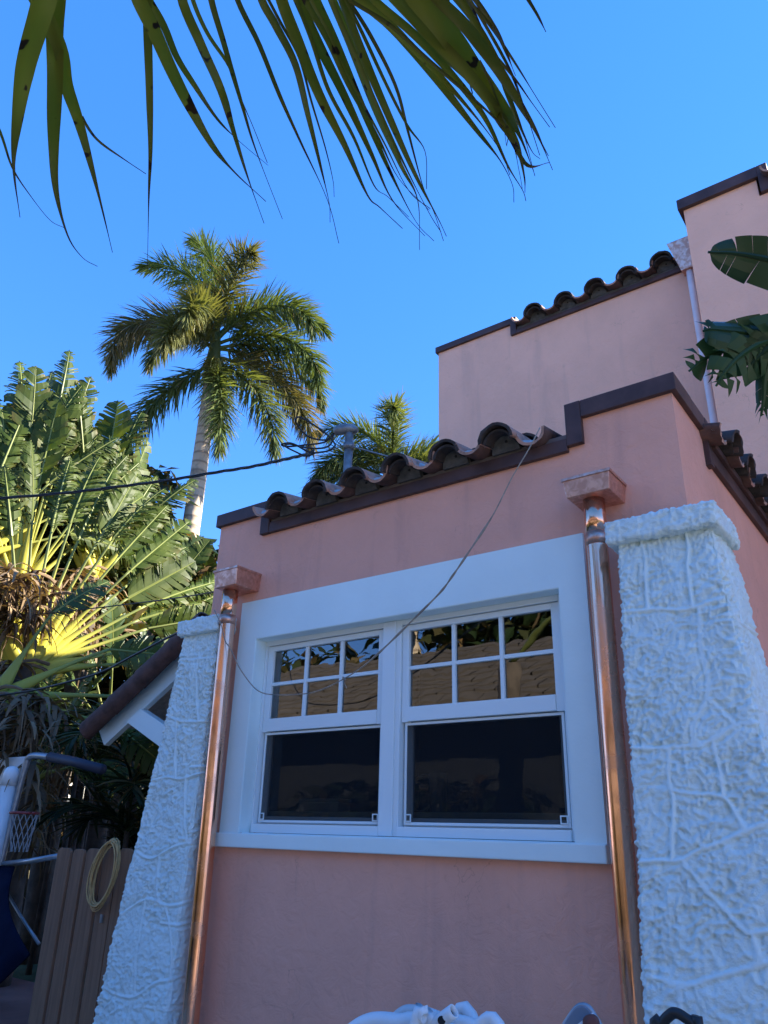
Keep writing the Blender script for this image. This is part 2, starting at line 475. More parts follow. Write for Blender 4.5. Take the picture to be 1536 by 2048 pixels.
# metal parapet trim, near wing
tp = 0.028
def trim(*b, m=M_TRIM, name='parapet_trim', bev=0.004): return MB().box(*b).build(name, m, house, bevel=bev)
trim(XL - tp, -3.605, -tp, 0.26, 3.612, 3.705)
trim(-3.605, -3.522, -tp - 0.003, 0.255, 3.458, 3.702)
trim(-3.522, -1.372, -tp, 0.003, 3.458, 3.532)
trim(-1.372, -1.285, -tp - 0.003, 0.255, 3.484, 3.7305)
trim(-1.285, XR + tp, -tp, 0.26, 3.632, 3.73)
trim(XR - 0.24, XR + tp - 0.001, 0.26, 0.50, 3.632, 3.728)
trim(XR - 0.24, XR + tp + 0.002, 0.50, 0.56, 3.44, 3.726)
trim(XR - 0.001, XR + tp, 0.56, 2.27, 3.47, 3.56)
# board below the tiles
MB().box(-3.522, -1.372, -0.012, 0.20, 3.532, 3.562).build('fascia_board', M_SOFFIT, house, bevel=0.003)
MB().box(XR - 0.2, XR + 0.05, 0.56, 2.27, 3.56, 3.60).build('fascia_board', M_TRIM, house, bevel=0.003)

# ---- barrel tiles
def barrel(r0, r1, L, th, a0, a1, n=12, sag=0.0, seed=0):
    rng = random.Random(seed); mb = MB(); vs = []
    ks = 4
    for k in range(ks):
        t = k / (ks - 1); y = L * t; r = r0 + (r1 - r0) * t
        for rr in (r, r - th):
            for j in range(n + 1):
                a = R_(a0 + (a1 - a0) * j / n)
                q = rr * (1 + rng.uniform(-0.012, 0.012))
                vs.append((q * math.cos(a), y + (rng.uniform(-0.004, 0.004) if k == 0 else 0), q * math.sin(a) * (0.88 if a0 > -20 and a1 < 200 else 1.0)))
    m = 2 * (n + 1); fs = []; inner = []
    for k in range(ks - 1):
        for j in range(n):
            fs.append((k * m + j, k * m + j + 1, (k + 1) * m + j + 1, (k + 1) * m + j))
            o = n + 1
            inner.append((k * m + o + j + 1, k * m + o + j, (k + 1) * m + o + j, (k + 1) * m + o + j + 1))
        for j, s in ((0, 1), (n, -1)):
            f = (k * m + j, (k + 1) * m + j, (k + 1) * m + n + 1 + j, k * m + n + 1 + j); fs.append(f if s > 0 else f[::-1])
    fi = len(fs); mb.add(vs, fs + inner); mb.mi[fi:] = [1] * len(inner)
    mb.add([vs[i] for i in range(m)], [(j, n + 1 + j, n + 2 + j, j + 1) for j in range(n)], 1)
    mb.add([vs[(ks - 1) * m + i] for i in range(m)], [(j, n + 1 + j, n + 2 + j, j + 1) for j in range(n)], 0)
    return mb
CAPS = [barrel(0.104, 0.090, 0.46, 0.017, -4, 184, seed=i).mesh('cap_tile', [M_TILE, M_TILE_DARK], True) for i in range(4)]
CAPS_OLD = [barrel(0.106, 0.092, 0.46, 0.017, -8, 188, seed=i + 9).mesh('old_cap_tile', [M_TILE_DARK, M_TILE_DARK], True) for i in range(2)]
BOOST = [barrel(0.084, 0.080, 0.16, 0.013, 6, 174, seed=i + 5).mesh('booster_tile', [M_TILE_DARK, M_TILE_DARK], True) for i in range(2)]
PANS = [barrel(0.088, 0.096, 0.46, 0.016, 182, 358, seed=i + 20).mesh('pan_tile', [M_RAKE, M_TILE], True) for i in range(2)]
def plug_mesh():
    mb = MB(); n = 12
    arc = [(0.084 * math.cos(R_(a)), 0.078 * math.sin(R_(a))) for a in np.linspace(0, 180, n)]
    arc = [(x * 0.92, z * 0.9) for x, z in arc]
    arc = arc + [(-0.084, -0.045), (0.084, -0.045)]
    mb.prism_y(arc, 0.10, 0.14)
    hole = [(0.008 * math.cos(a) + 0.012, 0.008 * math.sin(a) + 0.012) for a in np.linspace(0, 2 * math.pi, 8, endpoint=False)]
    mb.prism_y(hole, 0.096, 0.102, 1)
    return mb.mesh('bird_stop', [M_MORTAR_OLD, M_DARK])
M_MORTAR_OLD = simple('stained_mortar', (0.10, 0.095, 0.088), 0.92, var=0.35, vscale=18, bmp=0.6, bscale=50)
PLUG = plug_mesh()
def fill_mesh(seed):
    rng = random.Random(seed); mb = MB(); vs = []; fs = []
    nu, nv = 7, 6
    for i in range(nv):
        for j in range(nu):
            a = R_(190 + 160 * j / (nu - 1)); x = 0.083 * math.cos(a)
            z = 0.083 * math.sin(a) * 0.75 + 0.02 + rng.uniform(-0.008, 0.008) if 0 < j < nu - 1 else 0.083 * math.sin(a)
            if i == 0: z -= 0.035
            vs.append((x, 0.03 + 0.34 * i / (nv - 1) + rng.uniform(-0.012, 0.012), z))
    for i in range(nv - 1):
        for j in range(nu - 1): fs.append((i * nu + j, i * nu + j + 1, (i + 1) * nu + j + 1, (i + 1) * nu + j))
    return mb.add(vs, fs).mesh('mortar_fill', M_MORTAR, True)
FILL = [fill_mesh(i) for i in range(3)]
trng = random.Random(4)
def place(name, me, parent, M):
    return link(name, me, parent, M)
def tile_run(n, origin, along, out, pitch, slope, courses, parent, old=False, half_end=False, fill=True, mortar=True):
    """tiles along a parapet notch: `along` unit vector, `out` unit vector pointing away from the wall"""
    along = Vector(along); out = Vector(out)
    up = Vector((0, 0, 1))
    base = Matrix((( along.x, -out.x, 0, 0), (along.y, -out.y, 0, 0), (0, 0, 1, 0), (0, 0, 0, 1)))
    tilt = Matrix.Rotation(slope, 4, 'X')
    for i in range(n):
        for c in range(courses):
            j = lambda a: trng.uniform(-a, a)
            for kind in ('cap', 'pan', 'boost', 'plug', 'fill'):
                if kind in ('boost', 'plug') and c: continue
                if kind == 'fill' and (not fill or c): continue
                if kind in ('cap', 'boost', 'plug') and half_end and i == n - 1: continue
                off = Vector((i * pitch, 0.36 * c, 0.022 * c))
                rz = j(0.03)
                if kind == 'cap': me = (CAPS_OLD if old else CAPS)[trng.randrange(2 if old else 4)]; p = Vector((j(0.008), -0.02 + j(0.012), 0.016 + j(0.006))); nm = 'roof_tile'
                elif kind == 'boost': me = BOOST[trng.randrange(2)]; p = Vector((j(0.008), 0.012 + j(0.012), 0.002)); nm = 'under_tile'
                elif kind == 'pan': me = PANS[trng.randrange(2)]; p = Vector((-pitch / 2 + j(0.006), 0.0 + j(0.012), 0.062)); nm = 'pan_tile'
                elif kind == 'plug': me = PLUG; p = Vector((0, 0.0, 0.014)); nm = 'mortar_plug'; rz = 0
                else: me = FILL[trng.randrange(3)]; p = Vector((-pitch / 2, 0.0, 0.064)); nm = 'mortar_fill'; rz = 0
                if half_end and i == n - 1: p = p + Vector((0.012, 0.03, -0.028))
                M = Matrix.Translation(Vector(origin)) @ base @ tilt @ Matrix.Translation(off + p) @ Matrix.Rotation(rz, 4, 'Z')
                place(nm, me, parent, M)
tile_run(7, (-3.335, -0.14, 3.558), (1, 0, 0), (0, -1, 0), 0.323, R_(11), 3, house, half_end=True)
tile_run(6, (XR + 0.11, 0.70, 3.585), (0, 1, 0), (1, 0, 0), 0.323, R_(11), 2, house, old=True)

# ---- window surround and windows (parts of the house)
SX0, SX1, SZ0, SZ1 = -3.713, -1.329, 1.588, 2.994
def keep_sur(x, z): return not (OPX0 < x < OPX1 and z < OPZ1)
cellwall(MB(), [SX0, OPX0, OPX1, SX1], [SZ0, OPZ1, SZ1], keep_sur, -0.022, 0.0).build('window_surround', M_WHITE, house, bevel=0.004)
MB().box(SX0 - 0.004, SX1 + 0.004, -0.05, 0.0, 1.512, 1.588).build('window_sill', M_WHITE, house, bevel=0.006)
MB().box(OPX0 + 0.002, OPX1 - 0.002, 0.0, 0.20, 1.563, 1.592).build('sill_board', M_WHITE, house, bevel=0.004)
# painted reveals of the opening
rv = MB(); rv.box(OPX0, OPX0 + 0.004, -0.018, 0.10, 1.592, OPZ1); rv.box(OPX1 - 0.004, OPX1, -0.018, 0.10, 1.592, OPZ1); rv.box(OPX0 + 0.004, OPX1 - 0.004, -0.018, 0.10, OPZ1 - 0.004, OPZ1)
rv.build('window_reveal', M_WHITE, house)
def make_window(x0, x1, gx0, gx1, label):
    wd = MB()
    zb, zt = 1.594, 2.733
    f0, f1 = 0.070, 0.15
    # outer frame: jambs, head, sill
    wd.box(x0, gx0 - 0.046, f0, f1, zb, zt); wd.box(gx1 + 0.046, x1, f0, f1, zb, zt)
    wd.box(gx0 - 0.046, gx1 + 0.046, f0, f1, 2.703, zt); wd.box(gx0 - 0.046, gx1 + 0.046, f0 - 0.012, f1, zb, 1.642)
    o = wd.build('window', M_SASH, house, bevel=0.003)
    o['label'] = label
    us = MB(); a, b = 0.084, 0.118
    us.box(gx0 - 0.044, gx0, a, b, 2.165, 2.70); us.box(gx1, gx1 + 0.044, a, b, 2.165, 2.70)
    us.box(gx0, gx1, a, b, 2.668, 2.70); us.box(gx0, gx1, a - 0.004, b, 2.168, 2.245)
    us.build('upper_sash', M_SASH, o, bevel=0.003)
    wv = (gx1 - gx0)
    for k in (1, 2):
        xm = gx0 + wv * k / 3
        MB().box(xm - 0.011, xm + 0.011, a + 0.004, 0.112, 2.245, 2.668).build('muntin', M_SASH, o, bevel=0.003)
    for k in range(3):
        xa = gx0 + wv * k / 3 + (0.011 if k else 0); xb = gx0 + wv * (k + 1) / 3 - (0.011 if k < 2 else 0)
        MB().box(xa, xb, a + 0.005, 0.111, 2.447, 2.468).build('muntin', M_SASH, o, bevel=0.003)
        for z0, z1 in ((2.245, 2.447), (2.468, 2.668)):
            MB().add([(xa, 0.104, z0), (xb, 0.104, z0), (xb, 0.104, z1), (xa, 0.104, z1)], [(0, 1, 2, 3)]).build('pane', M_GLASS, o)
    ls = MB(); a, b = 0.116, 0.148
    ls.box(gx0 - 0.044, gx0 + 0.004, 0.119, b, 1.643, 2.166); ls.box(gx1 - 0.004, gx1 + 0.044, 0.119, b, 1.643, 2.166)
    ls.box(gx0 + 0.004, gx1 - 0.004, 0.119, b, 1.643, 1.684); ls.box(gx0 + 0.004, gx1 - 0.004, 0.1195, b, 2.150, 2.167)
    ls.build('lower_sash', M_SASH, o, bevel=0.003)
    MB().add([(gx0, 0.135, 1.68), (gx1, 0.135, 1.68), (gx1, 0.135, 2.16), (gx0, 0.135, 2.16)], [(0, 1, 2, 3)]).build('pane', M_GLASS, o)
    sf = MB(); e = 0.014; sa, sb, sz0, sz1 = gx0 - 0.03, gx1 + 0.03, 1.650, 2.163
    sf.box(sa, sa + e, 0.098, 0.106, sz0, sz1); sf.box(sb - e, sb, 0.098, 0.106, sz0, sz1)
    sf.box(sa + e, sb - e, 0.098, 0.106, sz0, sz0 + e); sf.box(sa + e, sb - e, 0.098, 0.106, sz1 - e, sz1)
    sf.build('screen_frame', M_SASH, o, bevel=0.002)
    MB().add([(sa + e, 0.103, sz0 + e), (sb - e, 0.103, sz0 + e), (sb - e, 0.103, sz1 - e), (sa + e, 0.103, sz1 - e)], [(0, 1, 2, 3)]).build('insect_screen', M_SCREEN, o)
    for xc in (sa + 0.030, sb - 0.030):
        tb = MB(); h = 0.019; q = 0.006; zc = sz0 + 0.034
        tb.box(xc - h, xc + h, 0.093, 0.0975, zc + h - q, zc + h); tb.box(xc - h, xc + h, 0.093, 0.0975, zc - h, zc - h + q)
        tb.box(xc - h, xc - h + q, 0.093, 0.0975, zc - h + q, zc + h - q); tb.box(xc + h - q, xc + h, 0.093, 0.0975, zc - h + q, zc + h - q)
        tb.build('screen_clip', M_SASH, o)
    return o
make_window(-3.549, -2.600, -3.490, -2.645, 'left of the two white sash windows, six small panes over one')
make_window(-2.510, -1.476, -2.432, -1.568, 'right of the two white sash windows, six small panes over one')
MB().box(-2.600, -2.510, 0.060, 0.16, 1.594, 2.731).build('window_mullion', M_SASH, house, bevel=0.004)
MB().box(OPX0 + 0.01, OPX1 - 0.01, 0.16, 0.36, 1.685, 1.715).build('inner_sill', M_WHITE, house)

# ---- copper downspouts
def downspout(bx0, bx1, bz0, bz1, byf, px0, px1, py, ztop, zbot, r=0.048, label=None):
    pts = []
    b = MB()
    q = 0.012
    vs = [(bx0 + q, byf + q, bz0), (bx1 - q, byf + q, bz0), (bx1 - q, 0.0, bz0), (bx0 + q, 0.0, bz0), (bx0, byf, bz1), (bx1, byf, bz1), (bx1, 0.0, bz1), (bx0, 0.0, bz1)]
    b.add(vs, [(0, 3, 2, 1), (4, 5, 6, 7), (0, 1, 5, 4), (1, 2, 6, 5), (2, 3, 7, 6), (3, 0, 4, 7)])
    pr = MB()
    zs = np.linspace(ztop, zbot, 24); P = []
    for z in zs: P.append((px0 + (px1 - px0) * (ztop - z) / (ztop - zbot), py, z))
    pr.tube(P, r, 28)
    o = pr.build('downspout', M_COPPER, house, True)
    if label: o['label'] = label
    cbx = b.build('collector_box', M_COPPER_P, o, bevel=0.003)
    rmb = MB(); rmb.box(bx0 - 0.004, bx1 + 0.004, byf - 0.004, byf - 0.0002, bz1 - 0.012, bz1 + 0.002); rmb.box(bx1 + 0.0002, bx1 + 0.004, byf, -0.002, bz1 - 0.012, bz1 + 0.002); rmb.box(bx0 - 0.004, bx0 - 0.0002, byf, -0.002, bz1 - 0.012, bz1 + 0.002)
    rmb.build('folded_rim', M_COPPER_P, o)
    zt = ztop - 0.02
    MB().tube([(px0, py, ztop + 0.01), (px0, py, ztop - 0.1), (px0, py, ztop - 0.19)], [r + 0.0035, r + 0.003, r + 0.003], 28).build('outlet_sleeve', M_COPPER, o, True)
    MB().tube([(px0, py, ztop - 0.175), (px0, py, ztop - 0.235)], r + 0.0055, 28).build('joint_band', M_COPPER_P, o, True)
    return o
downspout(-3.800, -3.578, 3.060, 3.178, -0.22, -3.735, -3.675, -0.115, 3.065, 0.0, label='copper downspout left of the windows')
downspout(-1.332, -1.097, 3.108, 3.205, -0.22, -1.222, -1.240, -0.115, 3.112, 0.0, label='copper downspout right of the windows')

# ---- rough white stone buttresses
def seg_dist(U, Z, poly):
    d = np.full(U.shape, 9.0)
    for (a, b), (c, e) in zip(poly[:-1], poly[1:]):
        vx, vz = c - a, e - b; L2 = vx * vx + vz * vz + 1e-12
        t = np.clip(((U - a) * vx + (Z - b) * vz) / L2, 0, 1)
        d = np.minimum(d, np.hypot(U - a - t * vx, Z - b - t * vz))
    return d
def smooth_poly(p, n=4):
    p = [np.array(q, float) for q in p]
    for _ in range(2):
        if len(p) < 3: break
        q = [p[0]]
        for a, b in zip(p[:-1], p[1:]): q += [a * 0.75 + b * 0.25, a * 0.25 + b * 0.75]
        p = q + [p[-1]]
    return [tuple(x) for x in p]
def rough(P, seed):
    w_ = np.stack([noise3(P, 13, seed + 1), noise3(P, 13, seed + 2), noise3(P, 13, seed + 3)], -1) * 0.03
    a = np.abs(noise3(P + w_, 33, seed))
    b = np.abs(noise3(P + w_ * 0.7, 62, seed + 5))
    c = noise3(P + w_ * 0.5, 110, seed + 7)
    big = noise3(P, 7, seed + 9)
    pit = np.clip(noise3(P + w_, 38, seed + 13) - 0.25, 0, 1)
    patch = 0.75 + 0.5 * noise3(P, 5, seed + 21)
    return 0.007 * big + patch * (-0.018 * (a - 0.25) - 0.014 * (b - 0.25) + 0.0055 * c - 0.018 * pit)
def buttress(label, xl, xr, yf, ybl, ybr, z0, z1, joints, seed, res=0.0048, jh=0.0032):
    zs = np.arange(z0, z1 + res, res); nz = len(zs)
    zm = z0 + (z1 - z0) * 0.6
    wF = xr(zm) - xl(zm); wL = ybl - yf(zm); wR = ybr - yf(zm)
    nL, nF, nR = max(6, int(wL / res)), int(wF / res), max(6, int(wR / res))
    cols = [(0, i / nL) for i in range(nL)] + [(1, i / nF) for i in range(nF)] + [(2, i / nR) for i in range(nR + 1)]
    nu = len(cols)
    P = np.zeros((nz, nu, 3)); N = np.zeros((nz, nu, 3)); U = np.zeros((nz, nu)); Z = np.zeros((nz, nu))
    X0, X1, YF = xl(zs), xr(zs), yf(zs)
    for j, (s, t) in enumerate(cols):
        if s == 0: P[:, j] = np.stack([X0, ybl + (YF - ybl) * t, zs], 1); N[:, j] = (-1, 0, 0); U[:, j] = -wL * (1 - t)
        elif s == 1: P[:, j] = np.stack([X0 + (X1 - X0) * t, YF, zs], 1); N[:, j] = (0, -1, 0); U[:, j] = P[:, j, 0] - X0
        else: P[:, j] = np.stack([X1, YF + (ybr - YF) * t, zs], 1); N[:, j] = (1, 0, 0); U[:, j] = (X1 - X0) + wR * t
        Z[:, j] = zs
    # soften the arris: blend normals and pull corners in
    for jc in (nL, nL + nF):
        for d in range(-3, 4):
            j = jc + d
            if 0 <= j < nu:
                w_ = 1 - abs(d) / 4
                n0 = (N[:, max(0, jc - 5)] + N[:, min(nu - 1, jc + 5)])
                N[:, j] = N[:, j] * (1 - w_) + n0 * w_ / 1.0
                P[:, j] -= n0 * 0.010 * w_ ** 2
    N /= np.linalg.norm(N, axis=2)[..., None]
    D = np.full((nz, nu), 9.0)
    wob = 0.008 * noise3(P, 11, seed + 31)
    for jn in joints: D = np.minimum(D, seg_dist(U + wob, Z + wob * 0.7, smooth_poly(jn)))
    h = rough(P, seed)
    jr = np.clip(1 - D / 0.0078, 0, 1); valley = np.exp(-((D - 0.015) / 0.006) ** 2)
    cell = noise3(np.stack([U * 0 + seed, U, Z], -1), 3.1, seed + 77) * 0.006
    ridge = jh * np.sqrt(jr)
    bl = np.clip(D / 0.012, 0, 1); bl = bl * bl * (3 - 2 * bl)
    disp = (h + cell) * bl + ridge - 0.005 * valley * (D < 0.05)
    edge = np.ones(nu); edge[:4] = np.linspace(0, 1, 4); edge[-4:] = np.linspace(1, 0, 4)
    V = P + N * disp[..., None]
    # stones = patches between joints
    Dq = (D[:-1, :-1] + D[1:, 1:] + D[:-1, 1:] + D[1:, :-1]) / 4
    free = Dq > 0.008
    lab = np.zeros(free.shape, int); cur = 0
    H_, W_ = free.shape
    from collections import deque
    for i in range(H_):
        for j in range(W_):
            if free[i, j] and not lab[i, j]:
                cur += 1; lab[i, j] = cur; dq = deque([(i, j)])
                while dq:
                    a, b = dq.popleft()
                    for c, e in ((a + 1, b), (a - 1, b), (a, b + 1), (a, b - 1)):
                        if 0 <= c < H_ and 0 <= e < W_ and free[c, e] and not lab[c, e]: lab[c, e] = cur; dq.append((c, e))
    cnt = np.bincount(lab.ravel(), minlength=cur + 1)
    small = np.isin(lab, [k for k in range(1, cur + 1) if cnt[k] < 200]); lab[small] = 0
    def patch(mask, name, parent, m):
        ii, jj = np.nonzero(mask)
        idx = np.stack([ii * nu + jj, ii * nu + jj + 1, (ii + 1) * nu + jj + 1, (ii + 1) * nu + jj], 1)
        uq, inv = np.unique(idx, return_inverse=True)
        vv = V.reshape(-1, 3)[uq]; inv = inv.reshape(-1, 4)
        me = bpy.data.meshes.new(name)
        me.from_pydata(vv.tolist(), [], inv.tolist()); me.materials.append(m)
        me.polygons.foreach_set('use_smooth', [True] * len(inv))
        return link(name, me, parent)
    root = patch(lab == 0, 'buttress', house, M_JOINT)
    root['label'] = label
    for k in range(1, cur + 1):
        if cnt[k] >= 200: patch(lab == k, 'stone', root, M_STONE)
    return root
def rough_block(x0, x1, y0, y1, z0, z1, seed, name, parent, res=0.0052):
    mb = MB()
    def face(o, a, b, na, nb, nrm):
        o, a, b, nrm = map(np.array, (o, a, b, nrm)); o = o.astype(float)
        A, B = np.meshgrid(np.linspace(0, 1, na), np.linspace(0, 1, nb), indexing='ij')
        P = o + A[..., None] * a + B[..., None] * b
        ctr = np.array([(x0 + x1) / 2, (y0 + y1) / 2, (z0 + z1) / 2]); ext = np.array([(x1 - x0) / 2, (y1 - y0) / 2, (z1 - z0) / 2])
        q = P - ctr; inn = np.sign(q) * np.maximum(np.abs(q), 0); rr = 0.018
        core = np.clip(q, -(ext - rr), ext - rr); dv = q - core; ln = np.linalg.norm(dv, axis=-1, keepdims=True)
        n_ = np.where(ln > 1e-6, dv / np.maximum(ln, 1e-6), nrm)
        P = ctr + core + n_ * rr
        P = P + n_ * (rough(P, seed) * 0.7)[..., None]
        vs = P.reshape(-1, 3); fs = [(i * nb + j, (i + 1) * nb + j, (i + 1) * nb + j + 1, i * nb + j + 1) for i in range(na - 1) for j in range(nb - 1)]
        mb.add(vs, fs)
    nx, ny, nz = [max(5, int(L / res)) for L in (x1 - x0, y1 - y0, z1 - z0)]
    dx, dy, dz = x1 - x0, y1 - y0, z1 - z0
    face((x0, y0, z0), (dx, 0, 0), (0, 0, dz), nx, nz, (0, -1, 0)); face((x0, y1, z0), (0, -dy, 0), (0, 0, dz), ny, nz, (-1, 0, 0))
    face((x1, y0, z0), (0, dy, 0), (0, 0, dz), ny, nz, (1, 0, 0)); face((x0, y0, z1), (dx, 0, 0), (0, dy, 0), nx, ny, (0, 0, 1)); face((x0, y1, z0), (dx, 0, 0), (0, -dy, 0), nx, ny, (0, 0, -1))
    return mb.build(name, M_STONE, parent, True)
# right buttress
ryf = lambda z: -0.27 - 0.125 * (2.80 - z)
rxl = lambda z: -1.078 + 0.004 * (2.8 - z)
rxr = lambda z: -0.678 + 0.105 * (2.80 - z)
def rj(pts):
    out = []
    for px, py in pts:
        Y = -0.3
        for _ in range(5):
            p = on_y(px, py, Y); Y = ryf(p[2])
        out.append((p[0] - rxl(p[2]), p[2]))
    return out
JR = [rj(p) for p in (
    [(1235, 1224), (1252, 1224), (1300, 1218), (1355, 1222), (1390, 1215), (1420, 1202), (1448, 1197)],
    [(1282, 1075), (1290, 1130), (1296, 1219)], [(1371, 1060), (1378, 1150), (1385, 1215)],
    [(1397, 1215), (1400, 1290), (1407, 1330), (1415, 1380), (1412, 1405), (1395, 1430), (1387, 1450), (1386, 1492)],
    [(1418, 1400), (1465, 1450)],
    [(1255, 1494), (1330, 1496), (1390, 1492), (1430, 1480), (1455, 1460), (1475, 1449), (1520, 1447)],
    [(1336, 1496), (1338, 1555), (1345, 1580), (1345, 1640), (1342, 1722)],
    [(1345, 1580), (1385, 1590), (1445, 1588), (1470, 1625), (1490, 1656)],
    [(1270, 1724), (1345, 1722), (1370, 1718), (1400, 1697), (1445, 1685), (1490, 1660), (1560, 1640)],
    [(1365, 1720), (1400, 1770), (1450, 1820), (1495, 1865)], [(1495, 1867), (1545, 1862), (1600, 1855)],
    [(1425, 1485), (1440, 1540), (1445, 1588)],
    [(1290, 1955), (1350, 1970), (1385, 1970), (1420, 1958), (1470, 1945), (1515, 1930), (1600, 1910)],
    [(1357, 1970), (1365, 2040), (1370, 2120)], [(1505, 1866), (1522, 1925)])]
wr = 0.46
JR += [[(wr - 0.05, 2.42), (wr + 0.12, 2.40), (wr + 0.5, 2.43)], [(wr - 0.05, 2.05), (wr + 0.2, 2.07), (wr + 0.6, 2.03)], [(wr, 1.70), (wr + 0.3, 1.68), (wr + 0.7, 1.7)],
       [(wr + 0.17, 2.79), (wr + 0.16, 2.41)], [(wr + 0.26, 2.40), (wr + 0.25, 2.05)], [(wr + 0.14, 2.05), (wr + 0.15, 1.69)],
       [(-0.4, 0.55), (0.3, 0.52), (1.3, 0.56)], [(0.25, 1.0), (0.27, 0.53)], [(-0.3, 2.3), (0.0, 2.42)], [(-0.3, 1.9), (0.0, 1.96)], [(-0.4, 1.5), (0, 1.6)]]
bR = buttress('rough white stone buttress right of the windows', rxl, rxr, ryf, 0.0, 0.10, 0.0, 2.80, JR, 11)
rough_block(-1.118, -0.640, -0.320, 0.06, 2.795, 2.905, 3, 'cap_stone', bR)
# left buttress
lyf = lambda z: -0.13 - 0.035 * (2.80 - z)
lxl = lambda z: -4.14 - 0.125 * (2.80 - z)
lxr = lambda z: -3.795 + 0.0 * z
def lj(pts):
    out = []
    for px, py in pts:
        Y = -0.3
        for _ in range(5):
            p = on_y(px, py, Y); Y = lyf(p[2])
        out.append((p[0] - lxl(p[2]), p[2]))
    return out
JL = [lj(p) for p in (
    [(345, 1322), (380, 1320), (437, 1313)], [(330, 1430), (365, 1445), (440, 1440)], [(395, 1320), (390, 1380), (396, 1443)],
    [(310, 1560), (335, 1553), (362, 1560), (400, 1545), (440, 1545)], [(352, 1443), (348, 1500), (350, 1557)],
    [(270, 1705), (292, 1719), (315, 1713), (350, 1690), (420, 1680)], [(370, 1553), (368, 1620), (372, 1688)],
    [(240, 1830), (290, 1795), (318, 1806), (336, 1812), (374, 1805), (420, 1800)], [(318, 1712), (310, 1760), (316, 1804)],
    [(180, 1975), (204, 1976), (228, 1987), (251, 1995), (274, 1993), (295, 1976), (318, 1961), (400, 1955)], [(290, 1797), (275, 1880), (268, 1992)],
    [(330, 1812), (345, 1890), (340, 1960)])]
JL += [[(0.36, 2.4), (0.7, 2.38)], [(0.36, 1.95), (0.7, 1.96)], [(0.4, 1.55), (0.8, 1.52)], [(0.4, 1.1), (0.8, 1.12)], [(0.45, 0.7), (0.85, 0.7)],
       [(-0.4, 2.3), (0, 2.35)], [(-0.4, 1.7), (0, 1.72)], [(-0.4, 1.1), (0, 1.1)], [(-0.4, 0.3), (0.4, 0.3), (0.9, 0.32)]]
bL = buttress('rough white stone buttress left of the windows', lxl, lxr, lyf, 0.10, 0.0, 0.0, 2.80, JL, 23, jh=0.003)
rough_block(-4.185, -3.775, -0.165, 0.08, 2.795, 2.905, 5, 'cap_stone', bL)

# ---- upper storey behind the wing
UY = 2.8
UX0, UX1 = -3.97, -1.07
UZN, UZM = 6.56, 6.74
cellwall(MB(), [UX0, -3.03, 1.0], [0, UZN, UZM], lambda x, z: not (x > -3.03 and z > UZN), UY, UY + 0.22).build('upper_wall', M_STUCCO_LIT, house)
MB().box(UX0, UX0 + 0.22, UY + 0.22, 12.0, 0, UZM).build('upper_wall', M_STUCCO_LIT, house)
MB().box(UX0 + 0.22, 8.0, 11.78, 12.0, 0, UZM).build('upper_wall', M_STUCCO_LIT, house)
MB().box(UX0 + 0.22, 8.0, UY + 0.22, 11.78, 6.2, 6.3).build('upper_roof_deck', M_SOFFIT, house)
trim(UX0 - tp, -3.045, UY - tp, UY + 0.26, 6.68, 6.755)
trim(-3.045, -2.975, UY - tp - 0.003, UY + 0.25, 6.535, 6.752)
trim(-2.975, -1.08, UY - tp, UY + 0.003, 6.535, 6.585)
trim(UX0 - tp, UX0 + 0.25, UY + 0.26, 12.0, 6.68, 6.753)
MB().box(-2.975, 0.5, UY - 0.012, UY + 0.2, 6.587, 6.625).build('fascia_board', M_MORTAR_OLD, house, bevel=0.003)
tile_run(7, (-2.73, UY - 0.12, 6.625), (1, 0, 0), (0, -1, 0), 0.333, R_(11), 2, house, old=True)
# tower with the higher parapet
TY = 2.3
TX0, TX1 = -1.07, 8.0
cellwall(MB(), [TX0, -0.47, 1.6, 8.0], [0, 6.60, 6.80], lambda x, z: not (-0.47 < x < 1.6 and z > 6.6), TY, TY + 0.22).build('tower_wall', M_STUCCO_LIT, house)
MB().box(TX0, TX0 + 0.22, TY + 0.22, 5.5, 0, 6.80).build('tower_wall', M_STUCCO_LIT, house)
MB().box(TX0 + 0.22, TX1, 5.28, 5.5, 0, 6.80).build('tower_wall', M_STUCCO_LIT, house)
MB().box(TX1 - 0.22, TX1, TY + 0.22, 12.0, 0, 6.75).build('tower_wall', M_STUCCO_LIT, house)
MB().box(TX0 + 0.22, TX1 - 0.22, TY + 0.22, 5.28, 6.3, 6.4).build('tower_roof_deck', M_SOFFIT, house)
MB().box(1.602, 7.99, TY + 0.001, 5.49, 6.801, 8.0).build('tower_wall', M_STUCCO_LIT, house)  # unseen raised block, added to shade the hanging frond and cut warm bounce
trim(TX0 - 0.04, -0.45, TY - 0.04, TY + 0.26, 6.775, 6.885)
trim(-0.45, -0.37, TY - 0.043, TY + 0.25, 6.60, 6.882)
trim(-0.37, 1.6, TY - 0.04, TY + 0.003, 6.60, 6.68)
trim(TX0 - 0.04, TX0 + 0.25, TY + 0.26, 5.5, 6.775, 6.883)
tile_run(6, (-0.16, TY - 0.12, 6.72), (1, 0, 0), (0, -1, 0), 0.333, R_(11), 2, house, old=True)
